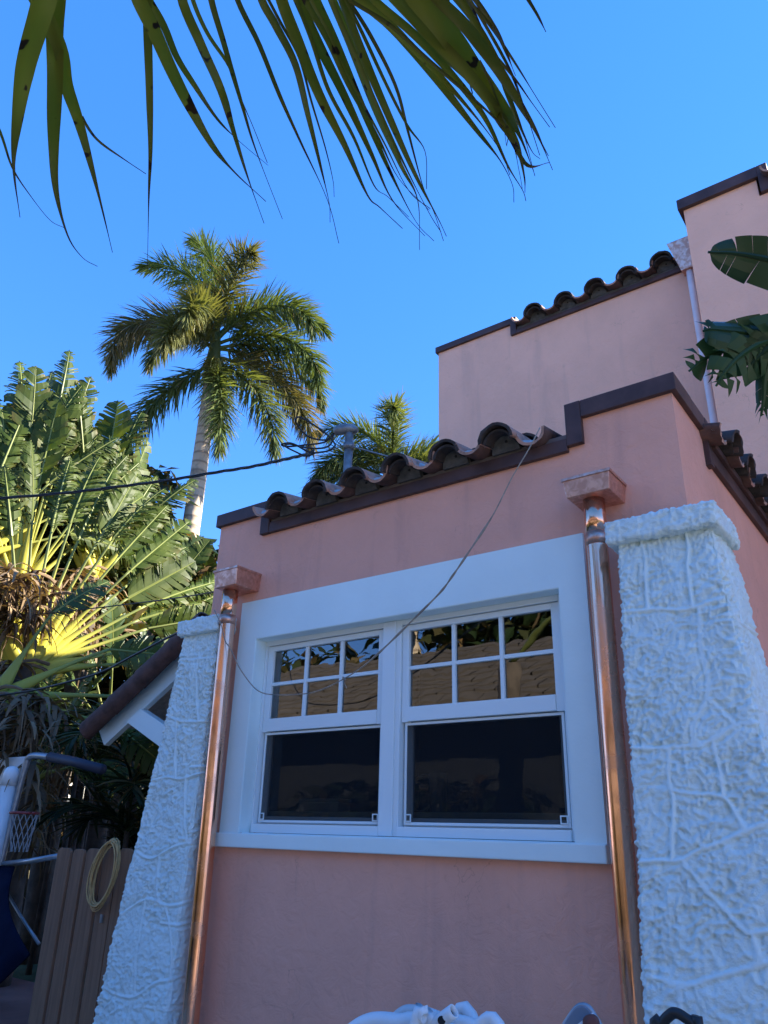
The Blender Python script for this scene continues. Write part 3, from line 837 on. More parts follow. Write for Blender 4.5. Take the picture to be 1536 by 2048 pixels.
# upper copper scupper box and its thin downspout in the inner corner
ub = MB(); pts = [(-1.235, UY - 0.16, 6.43), (-1.115, UY - 0.16, 6.43), (-1.115, UY - 0.05, 6.43), (-1.235, UY - 0.05, 6.43), (-1.315, UY - 0.22, 6.735), (-1.085, UY - 0.22, 6.735), (-1.085, UY - 0.012, 6.735), (-1.315, UY - 0.012, 6.735)]
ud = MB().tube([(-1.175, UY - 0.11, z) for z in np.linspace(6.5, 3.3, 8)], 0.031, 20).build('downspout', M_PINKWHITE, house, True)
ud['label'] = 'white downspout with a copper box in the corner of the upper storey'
ub.add(pts, [(0, 3, 2, 1), (4, 5, 6, 7), (0, 1, 5, 4), (1, 2, 6, 5), (2, 3, 7, 6), (3, 0, 4, 7)]).build('collector_box', M_COPPER_P, ud, bevel=0.003)

# ---- gabled side porch left of the house (part of the house)
PY = 0.8
A0 = np.array([-6.39, 2.45]); A1 = np.array([-5.02, 3.25])      # rake from eave to ridge (x, z)
dv = (A1 - A0) / np.linalg.norm(A1 - A0); nv_ = np.array([-dv[1], dv[0]])
def rk(t, n): p = A0 + dv * t + nv_ * n; return (p[0], p[1])
Lr = np.linalg.norm(A1 - A0)
pr = MB().prism_y([rk(-0.03, 0.045), rk(Lr, 0.045), rk(Lr, 0.085), rk(-0.03, 0.085)], PY + 0.06, 2.6)
pr.prism_y([(A1[0] - 0.0, A1[1] + 0.05), (-4.06, A1[1] - 0.45), (-4.06, A1[1] - 0.41), (A1[0], A1[1] + 0.09)], PY + 0.06, 2.6)
por = pr.build('porch_roof', M_MORTAR, house)
# rake barrel tiles along the gable edge
for i in range(4):
    t0 = Lr * i / 4 - 0.02; p0 = A0 + dv * t0 + nv_ * -0.05
    me = barrel(0.100, 0.090, Lr / 4 + 0.05, 0.014, -85, 185, n=12, seed=40 + i).mesh('rake_tile', [M_RAKE, M_TILE_DARK], True)
    yv = Vector((dv[0], 0, dv[1])); xv = Vector((0, 1, 0)); zv = xv.cross(yv) * -1
    zv = Vector((nv_[0], 0, nv_[1])); xv = yv.cross(zv)
    M = Matrix(((xv.x, yv.x, zv.x, p0[0]), (xv.y, yv.y, zv.y, PY - 0.07), (xv.z, yv.z, zv.z, p0[1]), (0, 0, 0, 1)))
    place('rake_tile', me, por, M)
bb = MB().prism_y([rk(0.05, -0.24), rk(Lr, -0.24), rk(Lr, 0.035), rk(0.0, 0.035)], PY + 0.0, PY + 0.055).build('barge_board', M_WHITE, por, bevel=0.004)
MB().prism_y([rk(0.42, -0.245), rk(0.42 + 0.20, -0.245), (A0[0] + 1.23, 2.30), (A0[0] + 1.17, 2.14)], PY - 0.035, PY + 0.05).build('bracket', M_WHITE, por, bevel=0.004)
MB().box(-5.25, -5.12, PY - 0.03, PY + 0.05, 0.0, 3.02).build('porch_post', M_WHITE, por, bevel=0.004)

# ------------------------------------------------------------------ vegetation builders
CAM_RIGHT = math.degrees(math.atan2(0.594, 0.804))   # azimuth of "to the right" as seen here

def frame_M(pos, xdir, zhint=(0, 0, 1), roll=0.0):
    """matrix whose +X runs along xdir and whose +Z leans to zhint"""
    x = Vector(xdir).normalized(); z = Vector(zhint); z = (z - x * z.dot(x))
    if z.length < 1e-4: z = Vector((0, 1, 0)) - x * x.y
    z.normalize(); y = z.cross(x)
    M = Matrix(((x.x, y.x, z.x, pos[0]), (x.y, y.y, z.y, pos[1]), (x.z, y.z, z.z, pos[2]), (0, 0, 0, 1)))
    return M @ Matrix.Rotation(roll, 4, 'X')

def paddle(L, W, tear, droop, seed, curl=0.25, n=44, bend=0.12, dry_edge=0.6):
    """torn paddle leaf: midrib along +X, blade in XY, surface normal +Z"""
    rng = random.Random(seed); mb = MB()
    ts = np.linspace(0.0, 1.0, n + 1)
    def mid(t): return np.array([L * t * (1 - 0.08 * t * t), 0.0, -bend * L * t * t])
    def hw(t): return W * (max(0.0, math.sin(math.pi * min(1, (t + 0.02) ** 0.72)))) ** 0.62 + 0.004
    mb.tube([mid(t) for t in ts[::3]], np.linspace(0.014, 0.003, len(ts[::3])) * L, 5, mi=1, tint=0.0)
    for side in (-1, 1):
        i = 0
        while i < n:
            run = 1 if rng.random() < tear else rng.randint(2, 5)
            run = min(run, n - i)
            gap = rng.uniform(0.05, 0.45) if rng.random() < 0.3 + tear else 0.03
            up = math.radians(rng.uniform(5, 28)) - rng.random() * tear * 0.5
            dr = droop * rng.uniform(0.5, 1.6)
            sh = rng.uniform(0.75, 1.0) if rng.random() < tear else 1.0
            tw = rng.uniform(-0.5, 0.5) * tear
            dryv = rng.random() ** 2.5 * dry_edge
            cols = []
            for k in range(run + 1):
                t = ts[i + k]; m = mid(t); w = hw(t) * sh * rng.uniform(0.97, 1.03)
                fr = (k / run - 0.5)
                row = []
                for q, f in enumerate((0.0, 0.22, 0.55, 0.82, 1.0)):
                    ang = math.radians(62 - 14 * f)
                    xx = w * f * math.cos(ang) * 0.9 - fr * gap * f * (L / n) * run * 1.2
                    if q == 4 and run > 0: xx += -abs(fr) * 0.02 * L * (1 if run > 1 else 0)
                    yy = side * w * f * (1 - 0.25 * dr * f)
                    zz = w * (math.sin(up) * f - dr * f * f) + tw * fr * 0.3 * w * f
                    row.append((m[0] + xx, m[1] + yy, m[2] + zz))
                cols.append(row)
            vs = [p for r in cols for p in r]; fs = []
            tv = [dryv * f for _ in cols for f in (0, 0, 0.1, 0.5, 1.0)]
            for k in range(run):
                for q in range(4):
                    f = (k * 5 + q, k * 5 + q + 1, (k + 1) * 5 + q + 1, (k + 1) * 5 + q)
                    fs.append(f if side < 0 else f[::-1])
            mb.add(vs, fs, 0, tv)
            i += run
    return mb

def pinnate(L, n, ll, lw, el0, bend, seed, ranks=(0,), sag=0.5, dry=0.0, r0=0.03):
    """feather frond in the XZ plane: returns rachis MB, leaflets MB, tip"""
    rng = random.Random(seed)
    m = 26; ts = np.linspace(0, 1, m); P = [np.zeros(3)]
    for i in range(1, m):
        e = el0 - bend * (ts[i] ** 1.35)
        P.append(P[-1] + L / (m - 1) * np.array([math.cos(e), 0, math.sin(e)]))
    P = np.array(P)
    rc = MB().tube(P, np.linspace(r0, r0 * 0.15, m), 6, tint=np.full(m, dry * 0.6))
    lf = MB()
    for i in range(n):
        t = 0.10 + 0.90 * (i + rng.random() * 0.8) / n
        t = min(t, 0.995)
        k = t * (m - 1); a = int(k); f = k - a
        p = P[a] * (1 - f) + P[min(a + 1, m - 1)] * f
        T = P[min(a + 1, m - 1)] - P[a]; T /= np.linalg.norm(T)
        Nn = np.array([-T[2], 0, T[0]])
        for side in (-1, 1):
            rk_ = math.radians(rng.choice(ranks) + rng.uniform(-14, 14))
            fwd = math.radians(rng.uniform(38, 58) - 18 * (t > 0.85))
            S_ = np.array([0, side * math.cos(rk_), 0]) + Nn * math.sin(rk_)
            d = T * math.cos(fwd) + S_ * math.sin(fwd)
            l = ll * (0.55 + 0.75 * math.sin(math.pi * min(1, t * 0.86 + 0.12))) * rng.uniform(0.75, 1.1)
            wv = np.cross(d, np.array([0, 0, 1.0])); wn = np.linalg.norm(wv)
            wv = wv / wn if wn > 1e-3 else np.array([1.0, 0, 0])
            ca, sa = math.cos(rng.uniform(-0.9, 0.9)), math.sin(rng.uniform(-0.9, 0.9))
            wv = wv * ca + np.cross(d, wv) * sa
            pts = []; q = p.copy(); dd = d.copy(); steps = 4
            sg_ = sag * rng.uniform(0.6, 1.5)
            vs = []
            for s_ in range(steps + 1):
                u = s_ / steps; w_ = lw * (0.35 + 2.6 * u * (1 - u) + 0.0) * (1 - u ** 4) + 0.0008
                vs.append(q - wv * w_); vs.append(q + wv * w_)
                dd = dd + np.array([0, 0, -sg_ / steps]); dd /= np.linalg.norm(dd)
                q = q + dd * l / steps
            td = min(1, max(0, dry + (rng.random() < 0.06) * rng.random() * 0.7 + 0.06 * rng.random()))
            lf.add(vs, [(2 * s_, 2 * s_ + 2, 2 * s_ + 3, 2 * s_ + 1) for s_ in range(steps)], 0, [td * (0.5 + 0.5 * (v // 2) / steps) for v in range(len(vs))])
    return rc, lf

def wob_tube(p0, p1, r0, r1, n, mid=None, k=10, seed=0, amp=0.0):
    rng = random.Random(seed); p0, p1 = np.array(p0, float), np.array(p1, float)
    mid = (p0 + p1) / 2 if mid is None else np.array(mid, float)
    P = []
    for t in np.linspace(0, 1, k):
        p = (1 - t) ** 2 * p0 + 2 * t * (1 - t) * mid + t * t * p1
        P.append(p + np.array([rng.uniform(-amp, amp), rng.uniform(-amp, amp), 0]))
    R = [r0 + (r1 - r0) * t for t in np.linspace(0, 1, k)]
    return MB().tube(P, R, n)

def rotZ(az): return Matrix.Rotation(math.radians(az), 4, 'Z')

# ---- royal palms
def royal_palm(label, base, crown, fronds, rt, scale=1.0, seed=0, name='royal_palm', group=None, spear=True):
    t = thing(name, label, 'palm tree', base, group)
    crown = np.array(crown, float); base = np.array(base, float)
    P = []; R = []
    for u in np.linspace(0, 1, 16):
        P.append(base + (crown - base) * u + np.array([0.05 * math.sin(3 * u), 0.05 * math.sin(2 * u + 1), 0]))
        R.append(rt * (1.15 - 0.25 * u + 0.12 * math.sin(math.pi * u)))
    MB().tube(P, R, 16).build('trunk', M_RBARK, t, True)
    cs = np.array([0.0, 0.0, 1.0]) * scale
    MB().tube([crown, crown + cs * 0.5, crown + cs * 1.1, crown + cs * 1.5], [rt * 0.95, rt * 1.0, rt * 0.7, rt * 0.35], 12, tint=0.12).build('crownshaft', M_ROYAL, t, True)
    top = crown + cs * 1.15
    rng = random.Random(seed)
    for i, (az, el, bend, L, dry, zo) in enumerate(fronds):
        rc, lf = pinnate(L * scale, 260, 0.60 * scale, 0.014 * scale, math.radians(el), math.radians(bend), seed * 100 + i, ranks=(-75, -40, -10, 20, 50, 75), sag=0.5, dry=dry, r0=0.045 * scale)
        M = Matrix.Translation(Vector((top + np.array([0, 0, zo])).tolist())) @ rotZ(az)
        f = link('frond', rc.mesh('frond', M_ROYAL, True), t, M)
        g = link('leaflets', lf.mesh('leaflets', M_ROYAL), f, M); g['kind'] = 'stuff'
    if spear:
        MB().tube([top, top + np.array([0.12, 0.08, 1.5]) * scale, top + np.array([0.2, 0.12, 2.5]) * scale], [0.03, 0.022, 0.004], 6, tint=0.55).build('spear_leaf', M_ROYAL, t, True)
    return t
rA = CAM_RIGHT
RC = at_d(420, 772, 17.0)
FR = [(rA + 165, 80, 75, 3.5, 0.05, 0.15), (rA + 150, 88, 42, 3.5, 0.0, 0.2), (rA - 60, 78, 120, 2.6, 0.3, 0.1),
      (rA + 12, 62, 110, 2.9, 0.0, 0.1), (rA - 20, 48, 125, 3.0, 0.05, 0.0), (rA + 2, 32, 118, 3.0, 0.05, -0.1), (rA + 35, 20, 100, 2.8, 0.2, -0.2),
      (rA + 178, 44, 140, 3.1, 0.35, 0.0), (rA + 200, 36, 135, 2.9, 0.6, -0.1), (rA + 150, 60, 140, 2.7, 0.2, 0.05),
      (rA + 195, -38, 46, 2.9, 0.1, -0.6), (rA - 60, -46, 40, 3.0, 0.15, -0.6), (rA - 22, -32, 52, 3.2, 0.15, -0.5), (rA + 6, -8, 78, 3.3, 0.5, -0.4), (rA + 20, 30, 110, 3.1, 0.15, -0.2),
      (rA - 95, 30, 120, 2.3, 0.3, -0.1), (rA + 100, 10, 90, 2.3, 0.2, -0.2), (rA + 250, 10, 90, 2.2, 0.35, -0.3)]
RP1 = royal_palm('tall royal palm with a pale trunk standing alone against the sky', (RC[0] - 0.55, RC[1] + 0.2, 0.0), RC, FR, 0.165, 1.0, 3)
fs_ = MB(); fr9 = random.Random(9)
fo = RC + np.array([0.10, -0.18, 0.35])
for i in range(150):
    a = math.radians(rA) + fr9.gauss(0, 0.9); q = fo + np.array([fr9.uniform(-.1, .1), fr9.uniform(-.1, .1), fr9.uniform(-.25, .2)])
    l = fr9.uniform(0.4, 0.9); h = np.array([math.cos(a), math.sin(a), 0]); P9 = [q, q + h * l * 0.35 + np.array([0, 0, -0.05]), q + h * l * 0.5 + np.array([0, 0, -0.4 * l]), q + h * l * 0.55 + np.array([0, 0, -l])]
    fs_.tube(P9, [0.012, 0.010, 0.008, 0.004], 3, tint=fr9.random() * 0.4)
fo_ = fs_.build('flower_stalk', M_FLOWER, RP1); fo_['kind'] = 'stuff'
R2 = at_d(785, 925, 20.0)
FR2 = [(rA + 172, 66, 95, 2.7, 0.05, 0.1), (rA + 150, 40, 70, 2.4, 0.1, 0), (rA + 20, 42, 60, 2.8, 0.05, 0), (rA - 10, 30, 80, 2.8, 0.05, 0), (rA + 190, 10, 85, 2.6, 0.1, -0.2),
       (rA + 200, 30, 110, 2.5, 0.1, -0.1), (rA + 90, 60, 90, 2.4, 0.0, 0.1), (rA - 90, 55, 95, 2.4, 0.15, 0.1), (rA - 40, 15, 90, 2.5, 0.2, -0.2), (rA + 130, 5, 80, 2.5, 0.1, -0.2)]
royal_palm('royal palm whose crown shows just above the tiled roof edge', (R2[0] + 0.2, R2[1], 0.0), R2 - np.array([0, 0, 1.3]), FR2, 0.16, 1.0, 8)

# ---- traveller's palms: a fan of long stalks with torn paddles
BLADES = [paddle(1.0, 0.20, te, dr, sd, bend=be).mesh('paddle', [M_FAN, M_PETIOLE]) for te, dr, sd, be in ((0.25, 0.25, 1, 0.05), (0.5, 0.4, 2, 0.10), (0.8, 0.6, 3, 0.12), (0.9, 0.9, 4, 0.18), (0.1, 0.15, 5, 0.03), (0.65, 0.5, 6, 0.08), (0.95, 0.7, 7, 0.2), (0.8, 1.0, 8, 0.25), (0.7, 0.8, 9, 0.15))]
BLADESD = [paddle(1.0, 0.20, te, dr, sd, bend=be).mesh('paddle_deep', [M_FANDARK, M_PETIOLE]) for te, dr, sd, be in ((0.3, 0.3, 11, 0.1), (0.6, 0.5, 12, 0.15), (0.9, 0.8, 13, 0.25), (0.8, 0.9, 14, 0.3))]
def petiole(p0, p1, sagv, r, sheath, tint0=1.0, lead=0.0):
    p0, p1 = np.array(p0, float), np.array(p1, float)
    mid = (p0 + p1) / 2 + np.array([0, 0, sagv])
    P = []; R = []; T = []
    for u in np.linspace(0, 1, 14):
        P.append((1 - u) ** 2 * p0 + 2 * u * (1 - u) * mid + u * u * p1)
        R.append(r * (0.55 + 0.45 * (1 - u)) + sheath * max(0, 1 - u / 0.55) ** 1.2 * (0.35 + 0.65 * min(1, u / 0.12)))
        T.append(tint0 * max(0, 1 - u / 0.75) ** 0.7)
    d = P[-1] - P[-2]
    return MB().tube(P, R, 8, flat=0.45, tint=T, up=(0.55, -0.73, 0.0)), P[-1], d / np.linalg.norm(d)
def fan_palm(label, base, facing, leaves, seed, trunk_r=0.13, deep=False, yellow=1.0, lean=0.0, name='traveller_palm', group='traveller palms left of the house', dead=4, jit=1.0):
    """leaves: list of (angle from vertical in the fan plane, stalk length, blade length, blade width, sag, curve)"""
    t = thing(name, label, 'palm tree', (base[0], base[1], 0.0), group)
    rng = random.Random(seed)
    base = np.array(base, float)
    ax = np.array([math.cos(math.radians(facing)), math.sin(math.radians(facing)), 0.0])   # in-plane horizontal
    nz = np.array([-ax[1], ax[0], 0.0])
    wob_tube((base[0] + 0.1, base[1], 0), base + np.array([0, 0, 0.05]), trunk_r * 1.25, trunk_r, 12, k=9, seed=seed, amp=0.02).build('trunk', M_BARK, t, True)
    for (ang, sl, bl, bw, sag, sx) in leaves:
        a = math.radians(ang); a += jit * rng.uniform(-0.06, 0.06); off = nz * rng.uniform(-0.10, 0.10)
        d = ax * math.sin(a) + np.array([0, 0, math.cos(a)]) + nz * jit * rng.uniform(-0.22, 0.22) + nz * lean
        d /= np.linalg.norm(d)
        p1 = base + d * sl + off
        pm, e, ed = petiole(base + off * 0.4 + d * 0.03, p1, sag * 0.3, 0.028, 0.075, yellow)
        lf = pm.build('leaf', M_PETIOLE, t, True)
        if bl > 0:
            bm = rng.choice(BLADESD if deep else BLADES)
            ed = ed + np.array([0, 0, -sag - jit * 0.25 * rng.random() ** 2]) + jit * nz * rng.uniform(-0.25, 0.25) ; ed /= np.linalg.norm(ed)
            zh = -nz + np.array([rng.uniform(-0.7, 0.7), rng.uniform(-0.7, 0.7), rng.uniform(-0.2, 0.5)])
            M = frame_M(e, ed, zh) @ Matrix.Diagonal((bl, bw / 0.20, bw / 0.20 * 0.9, 1))
            link('blade', bm, lf, M)
    for i in range(dead):
        dead_leaf(t, base + ax * rng.uniform(-0.3, 0.3) + np.array([0, 0, rng.uniform(-0.1, 0.25)]) - nz * 0.12, facing + rng.choice((0, 180)) + rng.uniform(-40, 40), rng.uniform(0.9, 1.6), seed * 7 + i, n=38)
    return t
def dead_leaf(parent, p, az, L, seed, n=20):
    """withered leaf hanging down against the stem"""
    rng = random.Random(seed); mb = MB()
    a = math.radians(az); dirh = np.array([math.cos(a), math.sin(a), 0])
    P = []; q = np.array(p, float); el = math.radians(rng.uniform(-5, 25))
    for i in range(9):
        P.append(q.copy()); e = el - (i / 8) ** 0.8 * math.radians(rng.uniform(85, 105))
        q = q + L / 9 * (dirh * math.cos(e) + np.array([0, 0, math.sin(e)]))
    mb.tube(P, np.linspace(0.022, 0.006, 9), 5, tint=0.3)
    for i in range(n):
        k = rng.randint(3, 8); b = P[k] + np.array([rng.uniform(-.02, .02)] * 3)
        l = rng.uniform(0.25, 0.7); w = rng.uniform(0.008, 0.034)
        az2 = rng.uniform(0, 6.28); h = np.array([math.cos(az2), math.sin(az2), 0]); wv = np.array([-h[1], h[0], 0])
        vs = []
        el2 = rng.uniform(-0.6, 0.3)
        pt = b.copy()
        tv = []
        td = rng.random()
        for s_ in range(5):
            ww = w * (1 - 0.8 * (s_ / 4) ** 2); tw = rng.uniform(-0.5, 0.5)
            wv2 = wv * math.cos(tw) + np.array([0, 0, 1]) * math.sin(tw)
            vs += [pt - wv2 * ww, pt + wv2 * ww]; tv += [td, td]
            pt = pt + l / 4 * (h * math.cos(el2) + np.array([0, 0, math.sin(el2)])); el2 -= rng.uniform(0.25, 0.5)
        mb.add(vs, [(2 * s_, 2 * s_ + 2, 2 * s_ + 3, 2 * s_ + 1) for s_ in range(4)], 0, tv)
    return link('dead_leaf', mb.mesh('dead_leaf', M_DRY), parent)

# the big fan with the glowing yellow base
B1 = at_d(44, 1345, 9.6)
L1 = []
frng = random.Random(5)
for ang, sl, bl in ((-33, 1.55, 1.1), (-24, 1.7, 1.1), (-15, 1.75, 1.2), (-7, 1.8, 1.3), (0, 1.85, 1.35), (6, 1.85, 1.4), (12, 1.85, 1.4), (17, 1.9, 1.35), (23, 1.85, 1.35), (29, 1.9, 1.45), (35, 1.85, 1.4),
                   (40, 1.75, 1.4), (45, 1.75, 1.35), (51, 1.75, 1.4), (56, 1.7, 1.3), (62, 1.8, 1.4), (70, 1.7, 1.2), (79, 1.75, 1.3), (-42, 1.5, 1.0), (-55, 1.4, 0.9)):
    L1.append((ang, sl * frng.uniform(0.93, 1.05), bl * frng.uniform(0.9, 1.1), frng.uniform(0.22, 0.29), 0.04 + 0.12 * max(0, abs(ang) - 40) / 40, 0))
L1 = [(a, sl * (1.0 if a < 26 else 0.88), bl * (0.95 if a < 26 else 0.82), bw, sg2, sx) for a, sl, bl, bw, sg2, sx in L1]
fan_palm('traveller palm with a wide fan of pale stalks and a yellow base', B1, rA + 30, L1, 31, lean=0.05, dead=3, jit=0.3)
t_ = [o for o in C.objects if o.get('label', '').startswith('traveller palm with a wide fan')][0]
for i in range(7):
    q = at_d(*[(20, 1130), (75, 1150), (110, 1165), (40, 1175), (150, 1190), (5, 1160), (90, 1140)][i], 9.25)
    dead_leaf(t_, q, rA + 180 + 60 * (i % 3 - 1), 0.75, 900 + i, n=46)
# drooping lower stalks of the same kind belong to a second, lower fan
B2 = at_d(-10, 1400, 8.8)
fan_palm('low traveller palm with drooping stalks at the left edge', B2, rA, [(a, s * 0.9, b, 0.2, 0.25, 0) for a, s, b in ((100, 1.5, 0.7), (88, 1.6, 0.9), (115, 1.2, 0.0), (60, 1.3, 0.8), (-30, 1.2, 0.8), (20, 1.1, 0.8))], 37, yellow=0.5, dead=7, deep=True)
# taller fans behind
def fanset(n, a0, a1, sl, bl, bw, seed):
    r = random.Random(seed)
    return [(a0 + (a1 - a0) * (i + r.uniform(-0.3, 0.3)) / (n - 1), sl * r.uniform(0.85, 1.1), bl * r.uniform(0.85, 1.15), bw * r.uniform(0.8, 1.15), 0.03 + 0.1 * r.random(), 0) for i in range(n)]
B3 = at_d(28, 1195, 12.0)
fan_palm('tallest traveller palm with bunched leaves rising to a point', B3, rA + 35, [(-8, 2.35, 1.6, 0.29, 0.02, 0), (-3, 2.5, 1.65, 0.30, 0.02, 0), (1, 2.6, 1.6, 0.30, 0.02, 0), (-5, 2.1, 1.6, 0.3, 0.05, 0), (4, 2.45, 1.5, 0.3, 0.04, 0), (5, 2.2, 1.6, 0.28, 0.05, 0), (10, 1.95, 1.5, 0.28, 0.05, 0)] + fanset(12, -30, 34, 1.6, 1.4, 0.30, 41), 43, dead=6, jit=0.5)
B4 = at_d(185, 1165, 12.5)
fan_palm('traveller palm with upright broad leaves left of the royal palm trunk', B4, rA + 28, [(-12, 1.75, 1.35, 0.30, 0.02, 0), (-4, 1.85, 1.45, 0.33, 0.02, 0), (3, 1.75, 1.5, 0.30, 0.02, 0), (10, 1.7, 1.45, 0.26, 0.02, 0)] + fanset(10, -40, 30, 1.25, 1.2, 0.26, 47), 49, dead=3)
B5 = at_d(290, 1270, 13.0)
fan_palm('traveller palm half hidden behind the side porch roof', B5, rA + 30, fanset(14, -60, 55, 1.1, 1.1, 0.24, 53), 55, dead=4)
B6 = at_d(150, 1290, 14.0)
fan_palm('shaded traveller palm deep inside the thicket', B6, rA + 10, fanset(15, -70, 65, 1.5, 1.3, 0.3, 57), 59, deep=True, dead=6)
B7 = at_d(-70, 1120, 12.0)
fan_palm('traveller palm cut off by the left edge of the view', B7, rA + 35, fanset(13, -50, 60, 1.6, 1.4, 0.3, 61), 63, dead=5)
B8 = at_d(215, 1480, 11.5)
fan_palm('young traveller palm low under the bigger fans', B8, rA + 30, fanset(12, -75, 75, 0.9, 1.0, 0.22, 67), 69, deep=True, yellow=0.3, dead=6)
B9 = at_d(60, 1560, 10.5)
fan_palm('young dark traveller palm behind the ball game', B9, rA - 20, fanset(12, -75, 75, 0.8, 1.0, 0.22, 71), 73, deep=True, yellow=0.2, dead=5)

# ---- feathery clump palms in the shade by the porch
def clump_palm(label, base, n, L, seed, group='clump palms in the shade'):
    t = thing('clump_palm', label, 'palm', (base[0], base[1], 0), group)
    rng = random.Random(seed)
    for i in range(n):
        az = 360 * i / n + rng.uniform(-25, 25)
        p = np.array(base) + np.array([rng.uniform(-.25, .25), rng.uniform(-.25, .25), rng.uniform(-0.3, 0.2)])
        MB().tube([(p[0], p[1], 0), (p[0] + 0.02, p[1], p[2] * 0.5), p], [0.035, 0.03, 0.025], 8).build('stem', M_BARK, t, True)
        rc, lf = pinnate(L * rng.uniform(0.8, 1.15), 46, 0.42, 0.013, math.radians(rng.uniform(45, 80)), math.radians(rng.uniform(85, 125)), seed * 50 + i, ranks=(5, 20), sag=0.5, r0=0.016)
        M = Matrix.Translation(Vector(p.tolist())) @ rotZ(az)
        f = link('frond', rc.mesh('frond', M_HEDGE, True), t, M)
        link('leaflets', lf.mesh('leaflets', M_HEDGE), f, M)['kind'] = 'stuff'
clump_palm('feathery clump palm just left of the buttress', at_d(285, 1580, 8.6), 9, 1.3, 5)
clump_palm('feathery clump palm between the thicket trunks', at_d(170, 1520, 11.0), 9, 1.6, 6)
clump_palm('feathery clump palm behind the wooden gate', at_d(265, 1660, 8.0), 7, 0.9, 7)

# ---- dense thicket that closes the view behind the fans
GAP = ray(168, 1592)
def thicket(name, label, boxes, n, seed, m, size=(0.18, 0.42)):
    rng = random.Random(seed); mb = MB()
    for _ in range(n):
        x0, x1, y0, y1, z0, z1 = rng.choice(boxes)
        p = np.array([rng.uniform(x0, x1), rng.uniform(y0, y1), z0 + (z1 - z0) * rng.random() ** 0.9])
        gv = p - CAM; gd = GAP / np.linalg.norm(GAP)
        if np.linalg.norm(gv - gd * (gv @ gd)) < 0.030 * np.linalg.norm(gv): continue      # a hole in the leaves
        l = rng.uniform(*size); w = l * rng.uniform(0.16, 0.3)
        az = rng.uniform(0, 6.283); el = rng.uniform(-1.1, 0.9)
        d = np.array([math.cos(az) * math.cos(el), math.sin(az) * math.cos(el), math.sin(el)])
        s_ = np.cross(d, [0, 0, 1]); s_ /= np.linalg.norm(s_) + 1e-9
        k = rng.uniform(-0.8, 0.8); u = np.cross(s_, d); s_ = s_ * math.cos(k) + u * math.sin(k)
        q = p + d * l * 0.5 - np.array([0, 0, 0.05 * l])
        mb.add([p, q - s_ * w, p + d * l - np.array([0, 0, 0.3 * l]), q + s_ * w], [(0, 1, 2, 3)], 0, rng.random() ** 4)
    o = mb.build(name, m); o['kind'] = 'stuff'; o['label'] = label; o['category'] = 'undergrowth'
    return o
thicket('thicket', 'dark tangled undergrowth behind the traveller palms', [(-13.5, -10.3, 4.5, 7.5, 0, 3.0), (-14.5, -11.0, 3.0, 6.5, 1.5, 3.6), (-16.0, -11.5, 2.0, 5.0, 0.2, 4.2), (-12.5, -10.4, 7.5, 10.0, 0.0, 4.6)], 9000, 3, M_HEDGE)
tbx = []
for px, py, d, q in ((20, 1250, 13.5, 1.1), (90, 1130, 14.5, 1.2), (20, 1050, 14, 1.2), (180, 1050, 15, 1.1), (250, 1180, 15, 1.1), (330, 1200, 15.5, 1.0), (380, 1150, 16, 0.6), (120, 980, 15, 1.0), (300, 1330, 14, 1.0), (20, 930, 14, 0.9), (390, 1260, 14, 0.6), (240, 1010, 16, 0.8)):
    p = at_d(px, py, d); tbx.append((p[0] - q, p[0] + q, p[1] - q, p[1] + q, p[2] - q, p[2] + q))
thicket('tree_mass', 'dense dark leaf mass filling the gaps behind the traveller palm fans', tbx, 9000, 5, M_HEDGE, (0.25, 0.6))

# ------------------------------------------------------------------ things round the house
# electrical mast on the wing roof with its service drop
mb_ = on_y(695, 942, 1.2); mt_ = on_y(697, 868, 1.2)
mast = thing('electrical_mast', 'grey electrical mast with a weatherhead rising behind the roof tiles', 'utility mast', (mb_[0], 1.2, 3.40))
MB().tube([(mb_[0], 1.2, 3.40), (mb_[0], 1.2, 4.2), (mb_[0], 1.2, mt_[2])], 0.038, 14).build('mast_pipe', M_STEEL, mast, True)
wh = MB()
dirw = np.array([-0.80, -0.59, 0.0])
c0 = np.array([mb_[0], 1.2, mt_[2]])
hx = dirw / np.linalg.norm(dirw)
hp_ = [c0 - hx * 0.075, c0 - hx * 0.06, c0 - hx * 0.02, c0 + hx * 0.04, c0 + hx * 0.10, c0 + hx * 0.135, c0 + hx * 0.14]
wh.tube([p + np.array([0, 0, z]) for p, z in zip(hp_, (0.02, 0.03, 0.045, 0.045, 0.03, 0.012, 0.01))], [0.012, 0.035, 0.050, 0.052, 0.046, 0.036, 0.012], 14, up=(0, 0, 1))
wh.build('weatherhead', M_STEEL, mast, True)
MB().tube([c0 + np.array([0, 0, -0.16]), c0 + np.array([0, 0, -0.10])], 0.05, 14).build('clamp', M_STEEL, mast, True)
MB().tube([c0 + np.array([0.02, 0, -0.13]), c0 + np.array([0.5, 0.35, -0.30]), c0 + np.array([0.95, 0.7, -0.5])], 0.008, 6).build('guy_wire', M_STEEL, mast)
